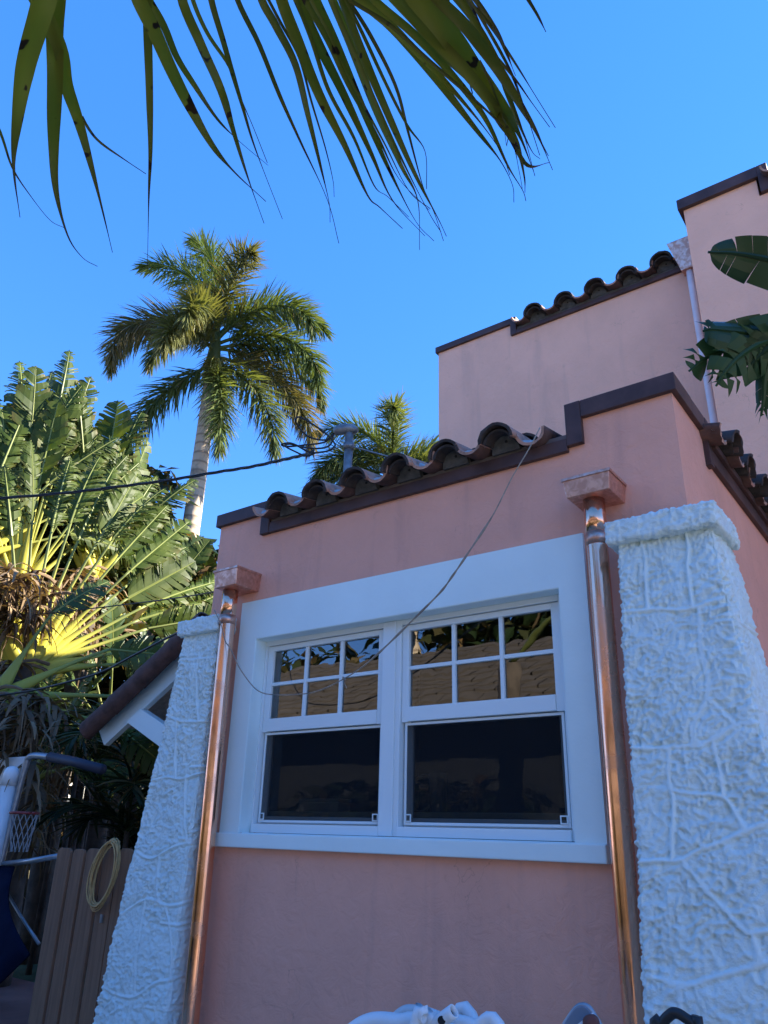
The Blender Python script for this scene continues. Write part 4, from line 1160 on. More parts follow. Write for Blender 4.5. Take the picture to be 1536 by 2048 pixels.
# mouth of the weatherhead
mouth = c0 + dirw * 0.14 + np.array([0, 0, 0.0])
def pix_path(pts, D0, D1):
    n = len(pts); return [at_d(px, py, D0 + (D1 - D0) * i / (n - 1)) for i, (px, py) in enumerate(pts)]
def spline(P, k=8):
    P = [np.array(p, float) for p in P]; Q = [2 * P[0] - P[1]] + P + [2 * P[-1] - P[-2]]; out = []
    for i in range(1, len(Q) - 2):
        for j in range(k):
            t = j / k; a, b, c, d = Q[i - 1], Q[i], Q[i + 1], Q[i + 2]
            out.append(0.5 * ((2 * b) + (c - a) * t + (2 * a - 5 * b + 4 * c - d) * t * t + (3 * b - a - 3 * c + d) * t ** 3))
    out.append(P[-1]); return out
Dm = float(np.linalg.norm(mouth - CAM))
drop = thing('service_drop', 'black twisted power cables looping from the mast and running off left', 'power cable', tuple(mouth))
main = spline(pix_path([(628, 906), (600, 912), (560, 921), (500, 934), (430, 945), (340, 960), (240, 973), (120, 987), (-40, 999), (-250, 1010), (-700, 1010)], Dm - 0.15, Dm + 3.5))
for k in range(3):
    pts = []
    for i, p in enumerate(main):
        a = i * 0.55 + k * 2.1; pts.append(p + 0.011 * np.array([math.cos(a) * 0.6, math.cos(a) * 0.6, math.sin(a)]))
    MB().tube(pts, 0.0085, 6).build('cable_strand', M_CABLE, drop, True)
loops = [[(683, 873), (650, 880), (615, 872), (592, 845), (598, 834), (625, 848), (655, 870), (668, 885), (669, 893), (655, 902), (628, 906)],
         [(680, 870), (650, 884), (610, 890), (575, 893), (563, 889), (578, 886), (592, 890), (606, 898), (620, 904), (628, 900), (618, 913)],
         [(685, 877), (660, 890), (635, 897), (600, 893), (580, 888), (570, 892), (590, 903), (612, 912), (627, 908)]]
for lp in loops: MB().tube(spline([mouth] + pix_path(lp, Dm, Dm - 0.15)[1:], 6), 0.0085, 6).build('cable_loop', M_CABLE, drop, True)
# neutral wire to the mast clamp
MB().tube(spline(pix_path([(628, 906), (655, 903), (680, 893), (697, 885)], Dm - 0.15, Dm), 4), 0.005, 6).build('neutral_wire', M_STEEL, drop)
tag(MB().tube(spline(pix_path([(432, 1183), (380, 1192), (300, 1203), (200, 1215), (100, 1226), (0, 1236), (-300, 1262)], 5.6, 10.5)), 0.006, 6).build('thin_cable', M_CABLE, None, True),
    'thin dark cable crossing the stalks of the yellow fan', 'cable')
tag(MB().tube(spline(pix_path([(376, 1256), (330, 1278), (265, 1312), (200, 1345), (120, 1368), (40, 1385), (-100, 1402)], 5.4, 8.0)), 0.010, 6).build('sagging_cable', M_CABLE, None, True),
    'sagging dark cable running from the left buttress below the yellow fan', 'cable')
# cord hanging in front of the window
cp = [(1078, 858, -0.17), (1060, 895, -0.21), (1022, 958, -0.22), (985, 1030, -0.2), (935, 1108, -0.2), (905, 1150, -0.18), (880, 1185, -0.16), (825, 1242, -0.13), (765, 1298, -0.11), (726, 1332, -0.1), (690, 1355, -0.1),
      (640, 1380, -0.1), (600, 1390, -0.1), (550, 1390, -0.1), (515, 1378, -0.11), (482, 1338, -0.13), (462, 1302, -0.16), (450, 1280, -0.18), (441, 1250, -0.19), (428, 1222, -0.18)]
crng = random.Random(2)
pts = [on_y(*c) + np.array([crng.uniform(-.006, .006), 0, crng.uniform(-.006, .006)]) for c in cp]
P = spline(pts, 6)
rad = [0.0054 if 18 < i < 52 else 0.0034 for i in range(len(P))]
rad = [r + 0.0014 * math.sin(i * 1.3) * (18 < i < 52) for i, r in enumerate(rad)]
cordt = thing('hanging_cord', 'frayed cord dangling from the roof tiles across the window', 'cord', tuple(pts[0]))
MB().tube(P, rad, 7).build('cord', M_CORD, cordt, True)
kp = np.array(P[60]) ; MB().tube([kp + np.array([-.01, 0, .01]), kp + np.array([0, -.004, 0]), kp + np.array([.012, 0, -.012])], [0.004, 0.009, 0.004], 8).build('knot', M_CORD, cordt, True)
MB().tube([kp, kp + np.array([0.006, 0, -0.03]), kp + np.array([0.022, 0, -0.055])], 0.002, 5).build('loose_end', M_CORD, cordt)

# wooden gate left of the buttress, with a coil of rope on it
gate = thing('picket_gate', 'brown stained wooden gate of round topped pickets beside the left buttress', 'gate', (-4.8, -0.15, 0))
px_ = [(-5.135, -4.985, 1.465, 0.0), (-4.962, -4.838, 1.462, 0.006), (-4.795, -4.635, 1.47, -0.004), (-4.615, -4.475, 1.475, 0.004), (-4.46, -4.33, 1.48, 0.0)]
for i, (a, b, zt, dy) in enumerate(px_):
    n = 7; r = 0.035
    arc = [(a, 0.06), (b, 0.06)] + [(b - r + r * math.cos(t), zt - r + r * math.sin(t)) for t in np.linspace(0, math.pi / 2, n)] + [(a + r + r * math.cos(t), zt - r + r * math.sin(t)) for t in np.linspace(math.pi / 2, math.pi, n)]
    MB().prism_y(arc, -0.16 + dy, -0.138 + dy).build('picket', M_PICKET, gate, bevel=0.003)
for z in (0.35, 1.12): MB().box(-5.15, -4.32, -0.13, -0.09, z, z + 0.09).build('rail', M_PICKET, gate, bevel=0.004)
MB().box(-5.235, -5.145, -0.14, -0.05, 0, 1.30).build('gate_post', M_PICKET, gate, bevel=0.005) if False else None
cl = thing('rope_coil', 'tan coil of rope hung over the pickets of the gate', 'rope', (-4.52, -0.19, 1.5))
ctr = np.array([-4.525, -0.185, 1.335]); hr = random.Random(8)
up_ = np.array([0.30, 0.0, 0.95]); up_ /= np.linalg.norm(up_); sd_ = np.array([0.95, 0.0, -0.30]); sd_ /= np.linalg.norm(sd_)
P = []
for k in range(9):
    sa, sb = 0.200 + hr.uniform(-0.022, 0.022), 0.104 + hr.uniform(-0.018, 0.018); ox, oz = hr.uniform(-0.016, 0.016), hr.uniform(-0.012, 0.004)
    yy = -0.008 * (k % 4)
    for t in np.linspace(0, 2 * math.pi, 26, endpoint=False):
        P.append(ctr + up_ * (sa * math.cos(t) + oz) + sd_ * (sb * math.sin(t) + ox) + np.array([0, yy + 0.004 * math.sin(2 * t + k), 0]))
MB().tube(P, 0.0052, 6).build('rope', M_HOSE, cl, True)
MB().box(-4.535, -4.518, -0.175, -0.162, 1.06, 1.105).build('end_clip', M_STEEL, cl, bevel=0.002)

# arcade style basketball game beyond the gate
GY = 0.4
bg_ = thing('basketball_game', 'folding basketball game with white backboard, red rim and navy sling', 'basketball hoop', (-7.8, GY, 0))
def gp(px, py, Y=GY): return on_y(px, py, Y)
g0 = gp(58, 1512)
MB().box(gp(-60, 1520)[0], gp(45, 1515)[0], GY + 0.03, GY + 0.05, 1.78, gp(45, 1512)[2]).build('backboard', M_PLASTIC, bg_, bevel=0.006)
# white post with a domed cap
pa = gp(24, 1540, GY - 0.06); pb = gp(-14, 1760, GY - 0.06)
MB().tube([(pa[0] - 0.03, pa[1], 0.0), (pa[0], pa[1], pa[2] - 0.03)], 0.062, 16).build('post', M_PLASTIC, bg_, True)
MB().lathe([(0.066, -0.10), (0.066, 0.0), (0.060, 0.03), (0.042, 0.052), (0.015, 0.062)], (pa[0], pa[1], pa[2] - 0.03), 18).build('post_cap', M_PLASTIC, bg_, True)
fr_ = spline([gp(-12, 1790), gp(8, 1700), gp(38, 1580), gp(52, 1530), gp(58, 1515), gp(72, 1511), gp(100, 1514)], 5)
MB().tube(fr_, 0.028, 12).build('frame_tube', M_GREYTUBE, bg_, True)
MB().tube([gp(100, 1514), gp(150, 1524), gp(205, 1539)], 0.040, 12).build('padded_bar', M_NAVYPAD, bg_, True)
MB().tube([gp(6, 1728), gp(60, 1722), gp(124, 1711)], 0.022, 12).build('frame_tube', M_GREYTUBE, bg_, True)
MB().tube([gp(0, 1762), gp(40, 1830), gp(78, 1888)], 0.012, 8).build('brace_tube', M_GREYTUBE, bg_, True)
hc = gp(49, 1626, GY - 0.25); rr = 0.105
ring = [hc + np.array([rr * math.cos(t), rr * math.sin(t), 0]) for t in np.linspace(0, 2 * math.pi, 24)]
rim = MB().tube(ring, 0.010, 8).build('rim', M_RED, bg_, True)
nb = MB(); nr = random.Random(3)
for k in range(12):
    for s_ in (-1, 1):
        pts = []
        for u in np.linspace(0, 1, 6):
            a = 2 * math.pi * k / 12 + s_ * u * 1.1; r_ = rr * (1 - 0.45 * u) + 0.004 * nr.uniform(-1, 1)
            pts.append(hc + np.array([r_ * math.cos(a) + 0.03 * u, r_ * math.sin(a), -0.28 * u]))
        nb.tube(pts, 0.0035, 4)
nb.build('net', M_NET, rim)
# navy fabric sling, sagging
vs = []; nu_, nv2 = 10, 9
cs = [(-40, 1728), (30, 1735), (62, 1905), (-40, 1960)]
for i in range(nu_):
    for j in range(nv2):
        u, v = i / (nu_ - 1), j / (nv2 - 1)
        p = (gp(*cs[0]) * (1 - u) + gp(*cs[1]) * u) * (1 - v) + (gp(*cs[3], GY - 0.5) * (1 - u) + gp(*cs[2], GY - 0.35) * u) * v
        p = p + np.array([0.0, -0.10 * math.sin(math.pi * v), -0.02 * math.sin(7 * u) * v - 0.10 * math.sin(math.pi * u) * v * v])
        vs.append(p)
sl_ = MB().add(vs, [(i * nv2 + j, (i + 1) * nv2 + j, (i + 1) * nv2 + j + 1, i * nv2 + j + 1) for i in range(nu_ - 1) for j in range(nv2 - 1)]).build('sling', M_NAVY, bg_, True)
so_ = sl_.modifiers.new('thick', 'SOLIDIFY'); so_.thickness = 0.012
for (x_, y_) in ((-8.6, 1.1), (-7.95, 0.55), (-8.5, 0.5)): MB().tube([(x_, y_, 0), (x_, y_, 1.28)], 0.022, 10).build('leg', M_GREYTUBE, bg_, True)

bp = at_d(82, 1795, 11.5); bz = 0.20
k_ = (CAM[2] - 0.22) / (CAM[2] - bp[2]); bp = CAM + (bp - CAM) * k_
pot = thing('clay_pot', 'round red brown clay pot standing in the shade beyond the gate', 'pot', (bp[0], bp[1], 0))
MB().lathe([(0.14, 0.0), (0.22, 0.12), (0.26, 0.27), (0.23, 0.40), (0.20, 0.44), (0.21, 0.47), (0.17, 0.47), (0.16, 0.42)], (bp[0], bp[1], 0.0), 24).build('pot_body', M_BALL, pot, True)

# dark board fence at the back of the garden: every board a part
fence = thing('board_fence', 'dark board fence at the back of the garden', 'fence', (-12.4, 6.5, 0))
fa = on_y(40, 1660, 4.6); fb = on_y(330, 1660, 8.2)
fdir = np.array([fb[0] - fa[0], fb[1] - fa[1], 0]); fl = np.linalg.norm(fdir); fdir /= fl
fng = math.atan2(fdir[1], fdir[0]); nb_ = int(fl / 0.165); fr2 = random.Random(6)
fme = [MB().prism_y([(-0.075, 0.05), (0.075, 0.05), (0.075, z - 0.05), (0.05, z), (-0.05, z), (-0.075, z - 0.05)], -0.011, 0.011).mesh('board', M_FENCE) for z in (1.66, 1.70, 1.63)]
for i in range(nb_):
    p = np.array([fa[0], fa[1], 0]) + fdir * (0.165 * i)
    M = Matrix.Translation(Vector(p.tolist())) @ Matrix.Rotation(fng, 4, 'Z') @ Matrix.Rotation(fr2.uniform(-0.012, 0.012), 4, 'Y')
    link('board', fr2.choice(fme), fence, M)

# pale house beyond the garden, seen through gaps in the leaves
wh_ = thing('white_house', 'sunlit white neighbouring house glimpsed through the leaves', 'house', (-20, 7, 0))
MB().box(-24, -17.0, 2.0, 12.0, 0, 3.3).build('wall', M_NWHITE, wh_)
MB().prism_y([(-24.5, 3.3), (-16.5, 3.3), (-20.5, 4.9)], 1.6, 12.4).build('roof', M_NROOF, wh_)
for y_ in (4.2, 7.0, 9.8): MB().box(-17.0, -16.97, y_, y_ + 1.1, 1.0, 2.2).build('window', M_ROOM, wh_)

# banana plant leaning in at the right edge, close to the camera
ban = thing('banana_plant', 'dark green banana leaves reaching in at the right edge', 'plant', (0.75, -1.5, 0))
MB().tube([(0.75, -1.5, 0), (0.74, -1.5, 1.2), (0.72, -1.52, 2.1)], [0.09, 0.075, 0.05], 12).build('stem', M_BARK, ban, True)
def ban_leaf(pts, W, tear, seed, roll, npts=None):
    rng = random.Random(seed); P = spline(pts, 14); mb = MB(); n = len(P) - 1
    T = np.gradient(np.array(P), axis=0); T /= np.linalg.norm(T, axis=1)[:, None]
    mb.tube(P, np.linspace(0.014, 0.003, n + 1), 6, tint=0.0)
    view = CAM - np.array(P[n // 2]); view /= np.linalg.norm(view)
    nz = view * math.cos(roll) + np.cross(T[n // 2], view) * math.sin(roll)
    for side in (-1, 1):
        i = 0
        while i < n:
            run = min(n - i, rng.randint(4, 9)); g = 0.9 if rng.random() < tear else 0.02
            dr = rng.uniform(0.1, 0.5); cols = []
            for k in range(run + 1):
                t = (i + k) / n; w_ = W * max(0.0, math.sin(math.pi * min(1, (t + 0.03) ** 0.8))) ** 0.55 + 0.003
                B = np.cross(nz, T[i + k]); B /= np.linalg.norm(B); N2 = np.cross(T[i + k], B); fr3 = k / run - 0.5
                cols.append([np.array(P[i + k]) + T[i + k] * (w_ * f * 0.35 - fr3 * g * f * 0.06) + side * B * w_ * f + N2 * (0.10 * w_ * f - dr * w_ * f * f) - np.array([0, 0, 0.15 * w_ * f * f]) for f in (0, 0.3, 0.65, 0.9, 1.0)])
            vs = [p for r in cols for p in r]
            mb.add(vs, [(k * 5 + q, k * 5 + q + 1, (k + 1) * 5 + q + 1, (k + 1) * 5 + q) for k in range(run) for q in range(4)])
            i += run
    return mb
BD = 2.35
def bpix(l, d=BD): return [at_d(px, py, d + dd) for px, py, dd in l]
ban_leaf(bpix([(1760, 640, .1), (1660, 560, .05), (1560, 525, 0), (1480, 508, -.02), (1416, 504, -.05)]), 0.066, 0.0, 1, 0.3).build('leaf', M_BANANA, ban, False)
ban_leaf(bpix([(1740, 640, 0), (1620, 655, 0), (1540, 668, 0), (1470, 662, -.03), (1425, 658, -.06), (1405, 662, -.06)]), 0.056, 0.3, 2, 0.7).build('leaf', M_BANANA, ban)
ban_leaf(bpix([(1760, 660, .1), (1640, 672, 0.06), (1540, 684, .03), (1470, 696, .0), (1412, 716, -.04), (1378, 742, -.08)]), 0.082, 0.35, 3, -0.3).build('leaf', M_BANANA, ban)
ban_leaf(bpix([(1740, 670, .02), (1620, 672, 0), (1540, 680, -.02), (1490, 705, -.05), (1455, 738, -.08), (1432, 772, -.10)]), 0.074, 0.4, 4, -0.1).build('leaf', M_BANANA, ban)
ban_leaf(bpix([(1700, 650, .0), (1600, 660, 0), (1545, 690, -.02), (1515, 715, -.03), (1497, 735, -.04)]), 0.06, 0.4, 5, -0.5).build('leaf', M_BANANA, ban)
ban_leaf(bpix([(1640, 640, .0), (1560, 690, 0), (1532, 745, -.01), (1527, 800, -.02), (1522, 832, -.02)]), 0.026, 0.5, 6, 0.4).build('dead_leaf', M_BANANA, ban)
for l in ban.children:
    if l.name.startswith(('leaf', 'dead')):
        pass
MB().tube(spline([(0.72, -1.52, 2.1)] + bpix([(1800, 660, .05), (1740, 650, 0.03)]), 6), 0.012, 8).build('stalk', M_BANANA, ban, True)

# white pipes leaning at the foot of the wall
PG = 'white plastic pipes stacked below the window'
def pipe(label, pts, r, m, hole=None, lead=None):
    t = thing('plastic_pipe', label, 'pipe', tuple(pts[0]), PG)
    P = spline(pts, 6)
    mb = MB(); mb.tube(P, r, 16, cap=False)
    d = P[-1] - P[-2]; d /= np.linalg.norm(d)
    o = mb.build('pipe_wall', m, t, True)
    sm = o.modifiers.new('wall', 'SOLIDIFY'); sm.thickness = 0.005; sm.offset = -1
    MB().tube([P[-1] - d * 0.02, P[-1] - d * 0.018], r * 0.88, 12).build('pipe_bore', M_DARK, t)
    if hole is not None:
        h = np.array(hole); v = CAM - h; v /= np.linalg.norm(v)
        MB().tube([h - v * 0.012, h + v * 0.004], 0.013, 12).build('pipe_hole', M_DARK, t)
    return t
yb = -0.85
f_ = lambda px, py, Y=yb: on_y(px, py, Y)
pipe('fat white pipe curving down at the left of the pile', [(-1.15, yb - .02, 0.95), f_(860, 2052), f_(800, 2046), f_(745, 2044), f_(700, 2068), f_(640, 2130), (-2.35, yb, 0.4), (-2.45, yb, 0.02)], 0.030, M_PLASTIC)
pipe('milky bent hose arching over the middle of the pile', [f_(760, 2120, yb + .05), f_(775, 2060, yb + .05), f_(800, 2030, yb + .05), f_(822, 2022, yb + .05), f_(845, 2032, yb + .05), f_(862, 2062, yb + .05), f_(880, 2140, yb + .05), (-1.9, yb + .05, 0.02)], 0.021, M_MILK)
pipe('white pipe with a drilled hole pointing up to the right', [(-2.0, yb - .05, 0.02), f_(840, 2080, yb - .05), f_(868, 2052, yb - .05), f_(908, 2022, yb - .05)], 0.022, M_PLASTIC, hole=f_(883, 2041, yb - .072))
pipe('white pipe crossing behind with its open end to the left', [(-1.2, yb + .12, 0.02), f_(960, 2075, yb + .1), f_(900, 2046, yb + .1), f_(850, 2026, yb + .1)], 0.022, M_PLASTIC)
pipe('short white pipe end standing in the pile', [(-1.95, yb - .1, 0.02), f_(825, 2075, yb - .1), f_(848, 2034, yb - .1)], 0.020, M_PLASTIC)
pipe('white pipe sloping down at the right of the pile', [f_(908, 2040, yb + .02), f_(950, 2052, yb + .02), f_(1010, 2085, yb + .02), (-1.25, yb + .02, 0.3), (-1.2, yb + .02, 0.02)], 0.020, M_PLASTIC)

# chair whose rounded back shows at the bottom edge
ch = thing('folding_chair', 'blue grey chair back with a rounded top below the right pipe', 'chair', (-1.14, -0.8, 0))
c1, c2, c3 = on_y(1118, 2075, -0.8), on_y(1165, 2012, -0.8), on_y(1205, 2065, -0.8)
outl = spline([c1 + np.array([-0.03, 0, -0.1]), c1, on_y(1140, 2034, -0.8), on_y(1158, 2013, -0.8), on_y(1176, 2014, -0.8), on_y(1190, 2034, -0.8), c3, c3 + np.array([0.02, 0, -0.12])], 6)
MB().prism_y([(p[0], p[2]) for p in outl], -0.815, -0.80).build('backrest', M_BLUEGREY, ch, bevel=0.003)
MB().tube(outl, 0.009, 10).build('back_frame', M_GREYTUBE, ch, True)
q_ = [on_y(1150, 2052, -0.825), on_y(1184, 2026, -0.825), on_y(1188, 2040, -0.825), on_y(1160, 2066, -0.825)]
MB().prism_y([(p[0], p[2]) for p in q_], -0.825, -0.816).build('label_plate', M_PLASTIC, ch)
kn = on_y(1182, 2046, -0.835); MB().tube([kn + np.array([0, -0.012, 0]), kn + np.array([0, 0.015, 0])], 0.022, 14).build('knob', M_BALL, ch, True)
for x_ in (-1.24, -1.05):
    for y_ in (-0.81, -0.55): MB().tube([(x_, y_, 0), (x_, y_, 0.95 if y_ < -0.7 else 0.45)], 0.011, 8).build('leg', M_GREYTUBE, ch, True)
MB().box(-1.25, -1.04, -0.80, -0.52, 0.43, 0.45).build('seat', M_BLUEGREY, ch, bevel=0.006)

# black cart handle at the bottom right
hd = thing('garden_cart', 'black looped cart handle in front of the right buttress', 'cart', (-0.85, -0.95, 0))
Yh = -0.95
hp = spline([(on_y(1312, 2120, Yh)[0], Yh, 0.15), on_y(1312, 2120, Yh), on_y(1324, 2052, Yh), on_y(1340, 2030, Yh), on_y(1352, 2026, Yh), on_y(1368, 2034, Yh), on_y(1392, 2056, Yh), on_y(1404, 2110, Yh), (on_y(1406, 2120, Yh)[0], Yh, 0.15)], 6)
MB().tube(hp, 0.014, 12).build('handle', M_BLACK, hd, True)
MB().box(-0.98, -0.62, -1.1, -0.8, 0.12, 0.30).build('tray', M_BLACK, hd, bevel=0.01)
for x_ in (-0.98, -0.64): MB().tube([(x_, -0.95, 0.09), (x_ + 0.03, -0.95, 0.09)], 0.09, 18).build('wheel', M_BLACK, hd, True)

# things on the inner window sill
cu = thing('tumbler', 'tall grey tumbler standing inside the right window', 'cup', (-2.44, 0.26, 1.715))
cp_ = on_y(876, 1600, 0.26)
MB().lathe([(0.042, 0.0), (0.050, 0.20), (0.044, 0.20), (0.038, 0.012)], (cp_[0], 0.26, 1.716), 20).build('tumbler_wall', M_CUP, cu, True)
rp = on_y(845, 1600, 0.28)
rg = thing('round_hoop', 'thin round hoop leaning inside the right window', 'ornament', (rp[0], 0.28, 1.716))
MB().tube([(rp[0] + 0.075 * math.cos(t), 0.28 + 0.02 * math.sin(t), 1.722 + 0.095 + 0.095 * math.sin(t)) for t in np.linspace(0, 2 * math.pi, 30)], 0.005, 8).build('hoop', M_CUP, rg, True)
bx_ = on_y(648, 1610, 0.24)
wb = thing('storage_box', 'low white box standing inside the left window', 'box', (bx_[0], 0.24, 1.716))
MB().box(bx_[0] - 0.15, bx_[0] + 0.15, 0.19, 0.30, 1.716, 1.765).build('box_body', M_NWHITE, wb, bevel=0.004)
MB().box(bx_[0] - 0.155, bx_[0] + 0.155, 0.185, 0.305, 1.765, 1.785).build('box_lid', M_NWHITE, wb, bevel=0.004)

# ------------------------------------------------------------------ across the yard, behind the camera (seen mirrored in the panes)
nh = thing('neighbour_house', 'neighbouring house with a tan tiled roof mirrored in the window panes', 'house', (-8, -10, 0))
MB().box(-19, 4, -13.5, -7.5, 0, 3.35).build('wall', M_NSHADE, nh)
rs = math.atan2(5.3 - 3.5, 3.2)
MB().add([(-19.6, -6.95, 3.44), (4.6, -6.95, 3.44), (4.6, -10.2, 5.27), (-19.6, -10.2, 5.27), (4.6, -13.9, 3.44), (-19.6, -13.9, 3.44)], [(0, 1, 2, 3), (3, 2, 4, 5)]).build('roof', M_NROOF, nh)
rt = MB(); rr_ = random.Random(12)
for i in range(11):
    for j in range(62):
        u = i * 0.335; x0 = -19.5 + j * 0.385 + (0.19 if i % 2 else 0)
        ca, sa = math.cos(rs), math.sin(rs)
        y0, z0 = -6.9 - u * ca, 3.45 + u * sa; y1, z1 = y0 - 0.35 * ca, z0 + 0.35 * sa
        h0, h1 = 0.045 + rr_.uniform(-.006, .006), 0.012
        xa, xb = x0 + 0.008, x0 + 0.375
        vs = [(xa, y0, z0 + 0.0), (xb, y0, z0 + 0.0), (xb, y0, z0 + h0), (xa, y0, z0 + h0), (xa, y1, z1 + h1), (xb, y1, z1 + h1)]
        rt.add(vs, [(0, 1, 2, 3), (3, 2, 5, 4)])
o = rt.build('roof_tiles', M_NROOF, nh); o['kind'] = 'stuff'
MB().box(-19.6, 4.6, -6.95, -6.90, 3.26, 3.44).build('eave_board', M_SOFFIT, nh)
th = thing('cream_house', 'tall cream house standing behind the tiled neighbour', 'house', (-14, -26, 0))
MB().box(-34, 24, -32, -24, 0, 8.5).build('wall', M_NWALL, th)
R3 = np.array([-12.6, -12.0, 7.2])
royal_palm('royal palm with a sunlit trunk across the yard', (-12.6, -14.6, 0.0), (-12.6, -14.6, 7.6), FR2 + FR[:4], 0.2, 1.0, 21)
royal_palm('royal palm standing behind the tiled neighbour roof', (-7.4, -15.5, 0.0), (-7.4, -15.5, 6.3), FR2, 0.18, 1.0, 22)
thicket('yard_trees', 'leafy trees across the yard behind the tiled roof', [(-22, 6, -17, -14.2, 3.0, 7.5), (-12, 2, -16.5, -14.2, 3.5, 8.0)], 5000, 8, M_HEDGE, (0.4, 0.9))

# ------------------------------------------------------------------ coconut frond hanging over the camera
ck = (-3.9, -3.9)
coco = thing('coconut_palm', 'coconut palm whose frond hangs over the top of the view', 'palm tree', (ck[0], ck[1], 0))
rpts = [at_d(*q) for q in ((-260, -330, 2.0), (60, -270, 1.85), (330, -235, 1.75), (560, -200, 1.68), (740, -140, 1.62), (850, -75, 1.58), (905, -20, 1.56))]
crown = np.array([ck[0], ck[1], 3.35])
rpath = spline([crown, crown + np.array([0.9, 0.25, 0.45])] + rpts, 8)
wob_tube((ck[0] - 0.3, ck[1] - 0.2, 0), crown, 0.16, 0.12, 14, mid=(ck[0] - 0.1, ck[1], 1.6), seed=4, amp=0.01).build('trunk', M_BARK, coco, True)
fro = MB().tube(rpath, np.linspace(0.032, 0.004, len(rpath)), 8, tint=0.0).build('frond', M_PETIOLE, coco, True)
def coco_leaflet(pts, w, D, seed, root=True, dark=0.0, fold=0.5):
    rng = random.Random(seed)
    n = len(pts)
    P0 = [at_d(px, py, D + 0.10 * (i / (n - 1)) * rng.uniform(-1, 1)) for i, (px, py) in enumerate(pts)]
    if root:
        rp_ = min((np.array(q) for q in rpath[12:]), key=lambda q: np.linalg.norm(q - P0[0]) )
        d0 = P0[0] - P0[1]; d0 /= np.linalg.norm(d0)
        best = min((np.array(q) for q in rpath[12:]), key=lambda q: np.linalg.norm((q - P0[0]) - d0 * ((q - P0[0]) @ d0)) + 0.3 * np.linalg.norm(q - P0[0]))
        P0 = [best, best * 0.45 + P0[0] * 0.55] + P0
    P = np.array(spline(P0, 6)); k = len(P)
    T = np.gradient(P, axis=0); T /= np.linalg.norm(T, axis=1)[:, None]
    L = np.cumsum(np.r_[0, np.linalg.norm(np.diff(P, axis=0), axis=1)]); L /= L[-1]
    hw = w / FPX * D / 2
    vs = []; tv = []
    tw0, tw1 = rng.uniform(-0.5, 0.5), rng.uniform(-0.9, 0.9)
    for i in range(k):
        u = L[i]
        prof = np.interp(u, [0, 0.15, 0.35, 0.55, 0.72, 0.82, 0.92, 1.0], [0.5, 0.9, 1.0, 0.82, 0.42, 0.15, 0.06, 0.02]) if root else np.interp(u, [0, 0.1, 0.6, 1.0], [0.4, 1.0, 0.6, 0.05])
        wd = max(0.0007, hw * prof * 0.62)
        v = CAM - P[i]; v /= np.linalg.norm(v)
        B = np.cross(T[i], v); B /= np.linalg.norm(B); N = np.cross(B, T[i])
        a = tw0 + (tw1 - tw0) * u
        B2 = B * math.cos(a) + N * math.sin(a); N2 = -B * math.sin(a) + N * math.cos(a)
        vs += [P[i] - B2 * wd + N2 * wd * fold, P[i], P[i] + B2 * wd + N2 * wd * fold]
        tt = min(1.0, dark + max(0, (u - 0.62) / 0.3)) 
        tv += [min(1, tt + 0.15), tt, min(1, tt + 0.15)]
    fs = []
    for i in range(k - 1):
        for j in range(2): fs.append((i * 3 + j, (i + 1) * 3 + j, (i + 1) * 3 + j + 1, i * 3 + j + 1))
    return link('leaflet', MB().add(vs, fs, 0, tv).mesh('leaflet', M_COCO, True), fro)
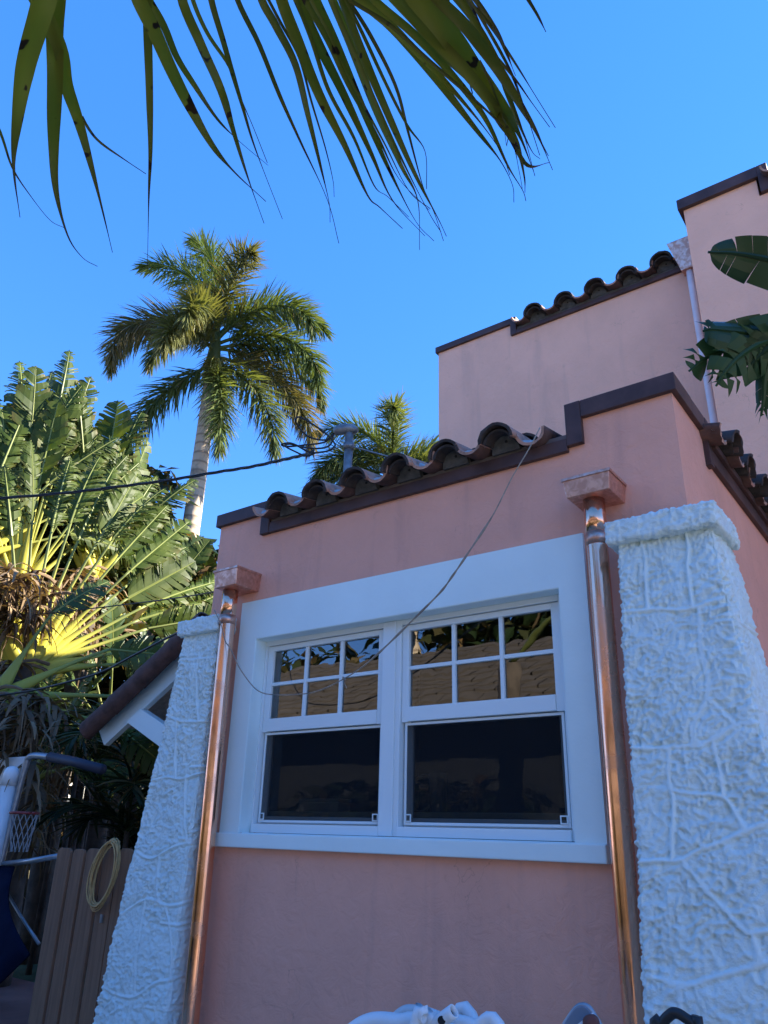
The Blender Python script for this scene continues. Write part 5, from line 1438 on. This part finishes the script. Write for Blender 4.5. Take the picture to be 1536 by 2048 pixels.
LF = [([(95, -30), (75, 40), (50, 130), (35, 230), (27, 330), (40, 435)], 56, 0), ([(-120, 40), (-50, 160), (0, 262), (25, 335), (60, 390), (100, 440), (130, 456)], 12, 0.5),
      ([(118, -40), (112, 60), (112, 150), (108, 280), (112, 380), (135, 470), (165, 515), (195, 533)], 44, 0), ([(60, -30), (120, 90), (135, 170), (158, 240), (180, 320), (205, 420), (225, 505)], 42, 0),
      ([(296, -40), (296, 60), (300, 180), (302, 300), (298, 400), (295, 535)], 24, 0.25), ([(270, -30), (310, 60), (345, 140), (380, 210), (425, 290), (470, 345), (532, 403)], 40, 0),
      ([(360, -10), (400, 90), (440, 180), (465, 260), (490, 340), (528, 447)], 28, 0.1), ([(420, -20), (450, 90), (485, 210), (512, 300), (565, 438)], 18, 0.5),
      ([(470, -20), (520, 90), (560, 190), (600, 280), (655, 400), (678, 487)], 16, 0.6), ([(520, -10), (550, 50), (590, 130), (615, 230), (640, 330), (658, 405), (660, 445)], 22, 0.45),
      ([(560, -20), (600, 90), (640, 190), (690, 290), (735, 390), (760, 415), (805, 457)], 34, 0), ([(590, -20), (640, 90), (690, 190), (745, 310), (785, 400), (850, 472)], 30, 0),
      ([(625, -20), (670, 80), (720, 200), (775, 330), (830, 440), (868, 482)], 28, 0), ([(655, -20), (700, 90), (750, 220), (800, 330), (835, 400), (839, 500)], 28, 0),
      ([(675, -20), (720, 100), (775, 230), (830, 350), (875, 435), (893, 473)], 26, 0), ([(690, -10), (740, 70), (790, 170), (815, 260), (845, 370), (870, 430), (887, 482)], 11, 0.7),
      ([(720, -10), (800, 70), (880, 165), (950, 255), (1000, 320), (1025, 370), (1028, 405)], 26, 0.1), ([(740, -10), (830, 70), (905, 150), (970, 235), (1015, 330), (1045, 380), (1052, 402)], 22, 0),
      ([(780, -20), (850, 60), (920, 130), (985, 210), (1030, 280), (1048, 350), (1050, 385)], 34, 0), ([(815, -30), (890, 55), (945, 130), (1005, 210), (1040, 270), (1070, 350)], 62, 0),
      ([(860, -20), (930, 50), (990, 130), (1040, 210), (1075, 270), (1105, 340)], 34, 0.3), ([(890, -10), (905, 60), (925, 110), (938, 165), (948, 200)], 14, 0.7),
      ([(905, -10), (960, 60), (1010, 150), (1060, 240), (1097, 312)], 18, 0.6), ([(930, -10), (960, 50), (988, 110)], 14, 0.8), ([(935, -20), (985, 50), (1010, 100), (1031, 152)], 14, 0.8),
      ([(1020, -70), (1045, -20), (1075, 30), (1092, 64)], 12, 0.8), ([(915, -15), (975, 90), (1010, 170), (1045, 260), (1070, 352)], 18, 0.5), ([(830, -20), (900, 90), (970, 190), (1020, 270), (1055, 330), (1098, 325)], 26, 0.3),
      ([(700, -20), (790, 60), (870, 140), (945, 225), (1000, 300), (1020, 350)], 22, 0.0), ([(165, 232), (175, 255), (200, 285), (250, 320), (292, 348)], 9, 0.8), ([(960, 120), (985, 175), (1003, 225), (1013, 290)], 7, 0.8), ([(1000, 150), (1030, 230), (1062, 300), (1080, 318)], 12, 0.7)]
xr = random.Random(77)
for k in (5, 6, 9, 10, 11, 12, 13, 14, 16, 17, 18, 20, 21, 22, 26):      # thinner leaflets between the main ones
    pts, w_, dk = LF[k]; dx, sy = xr.uniform(-26, 26), xr.uniform(0.72, 1.03)
    LF.append(([(x + dx * (1 - 0.6 * i / len(pts)) + xr.uniform(-4, 4), y * sy if y > 0 else y) for i, (x, y) in enumerate(pts)], w_ * xr.uniform(0.35, 0.6), min(0.8, dk + xr.uniform(0.1, 0.5))))
for i, (pts, w_, dk) in enumerate(LF):
    short = pts[0][1] > 100 and pts[0][0] > 0
    coco_leaflet(pts, w_, 1.55 + 0.16 * ((i * 7919) % 10) / 10 + (0.25 if pts[0][0] < 130 else 0), 100 + i, root=not short and pts[0][0] < 1000, dark=dk * 0.8)
thicket('hedge', 'dark hedge across the driveway in front of the tiled neighbour', [(-16, 4, -7.2, -6.1, 0, 1.9), (-9, -5, -7.0, -5.9, 0, 2.3)], 5000, 14, M_HEDGE, (0.2, 0.45))
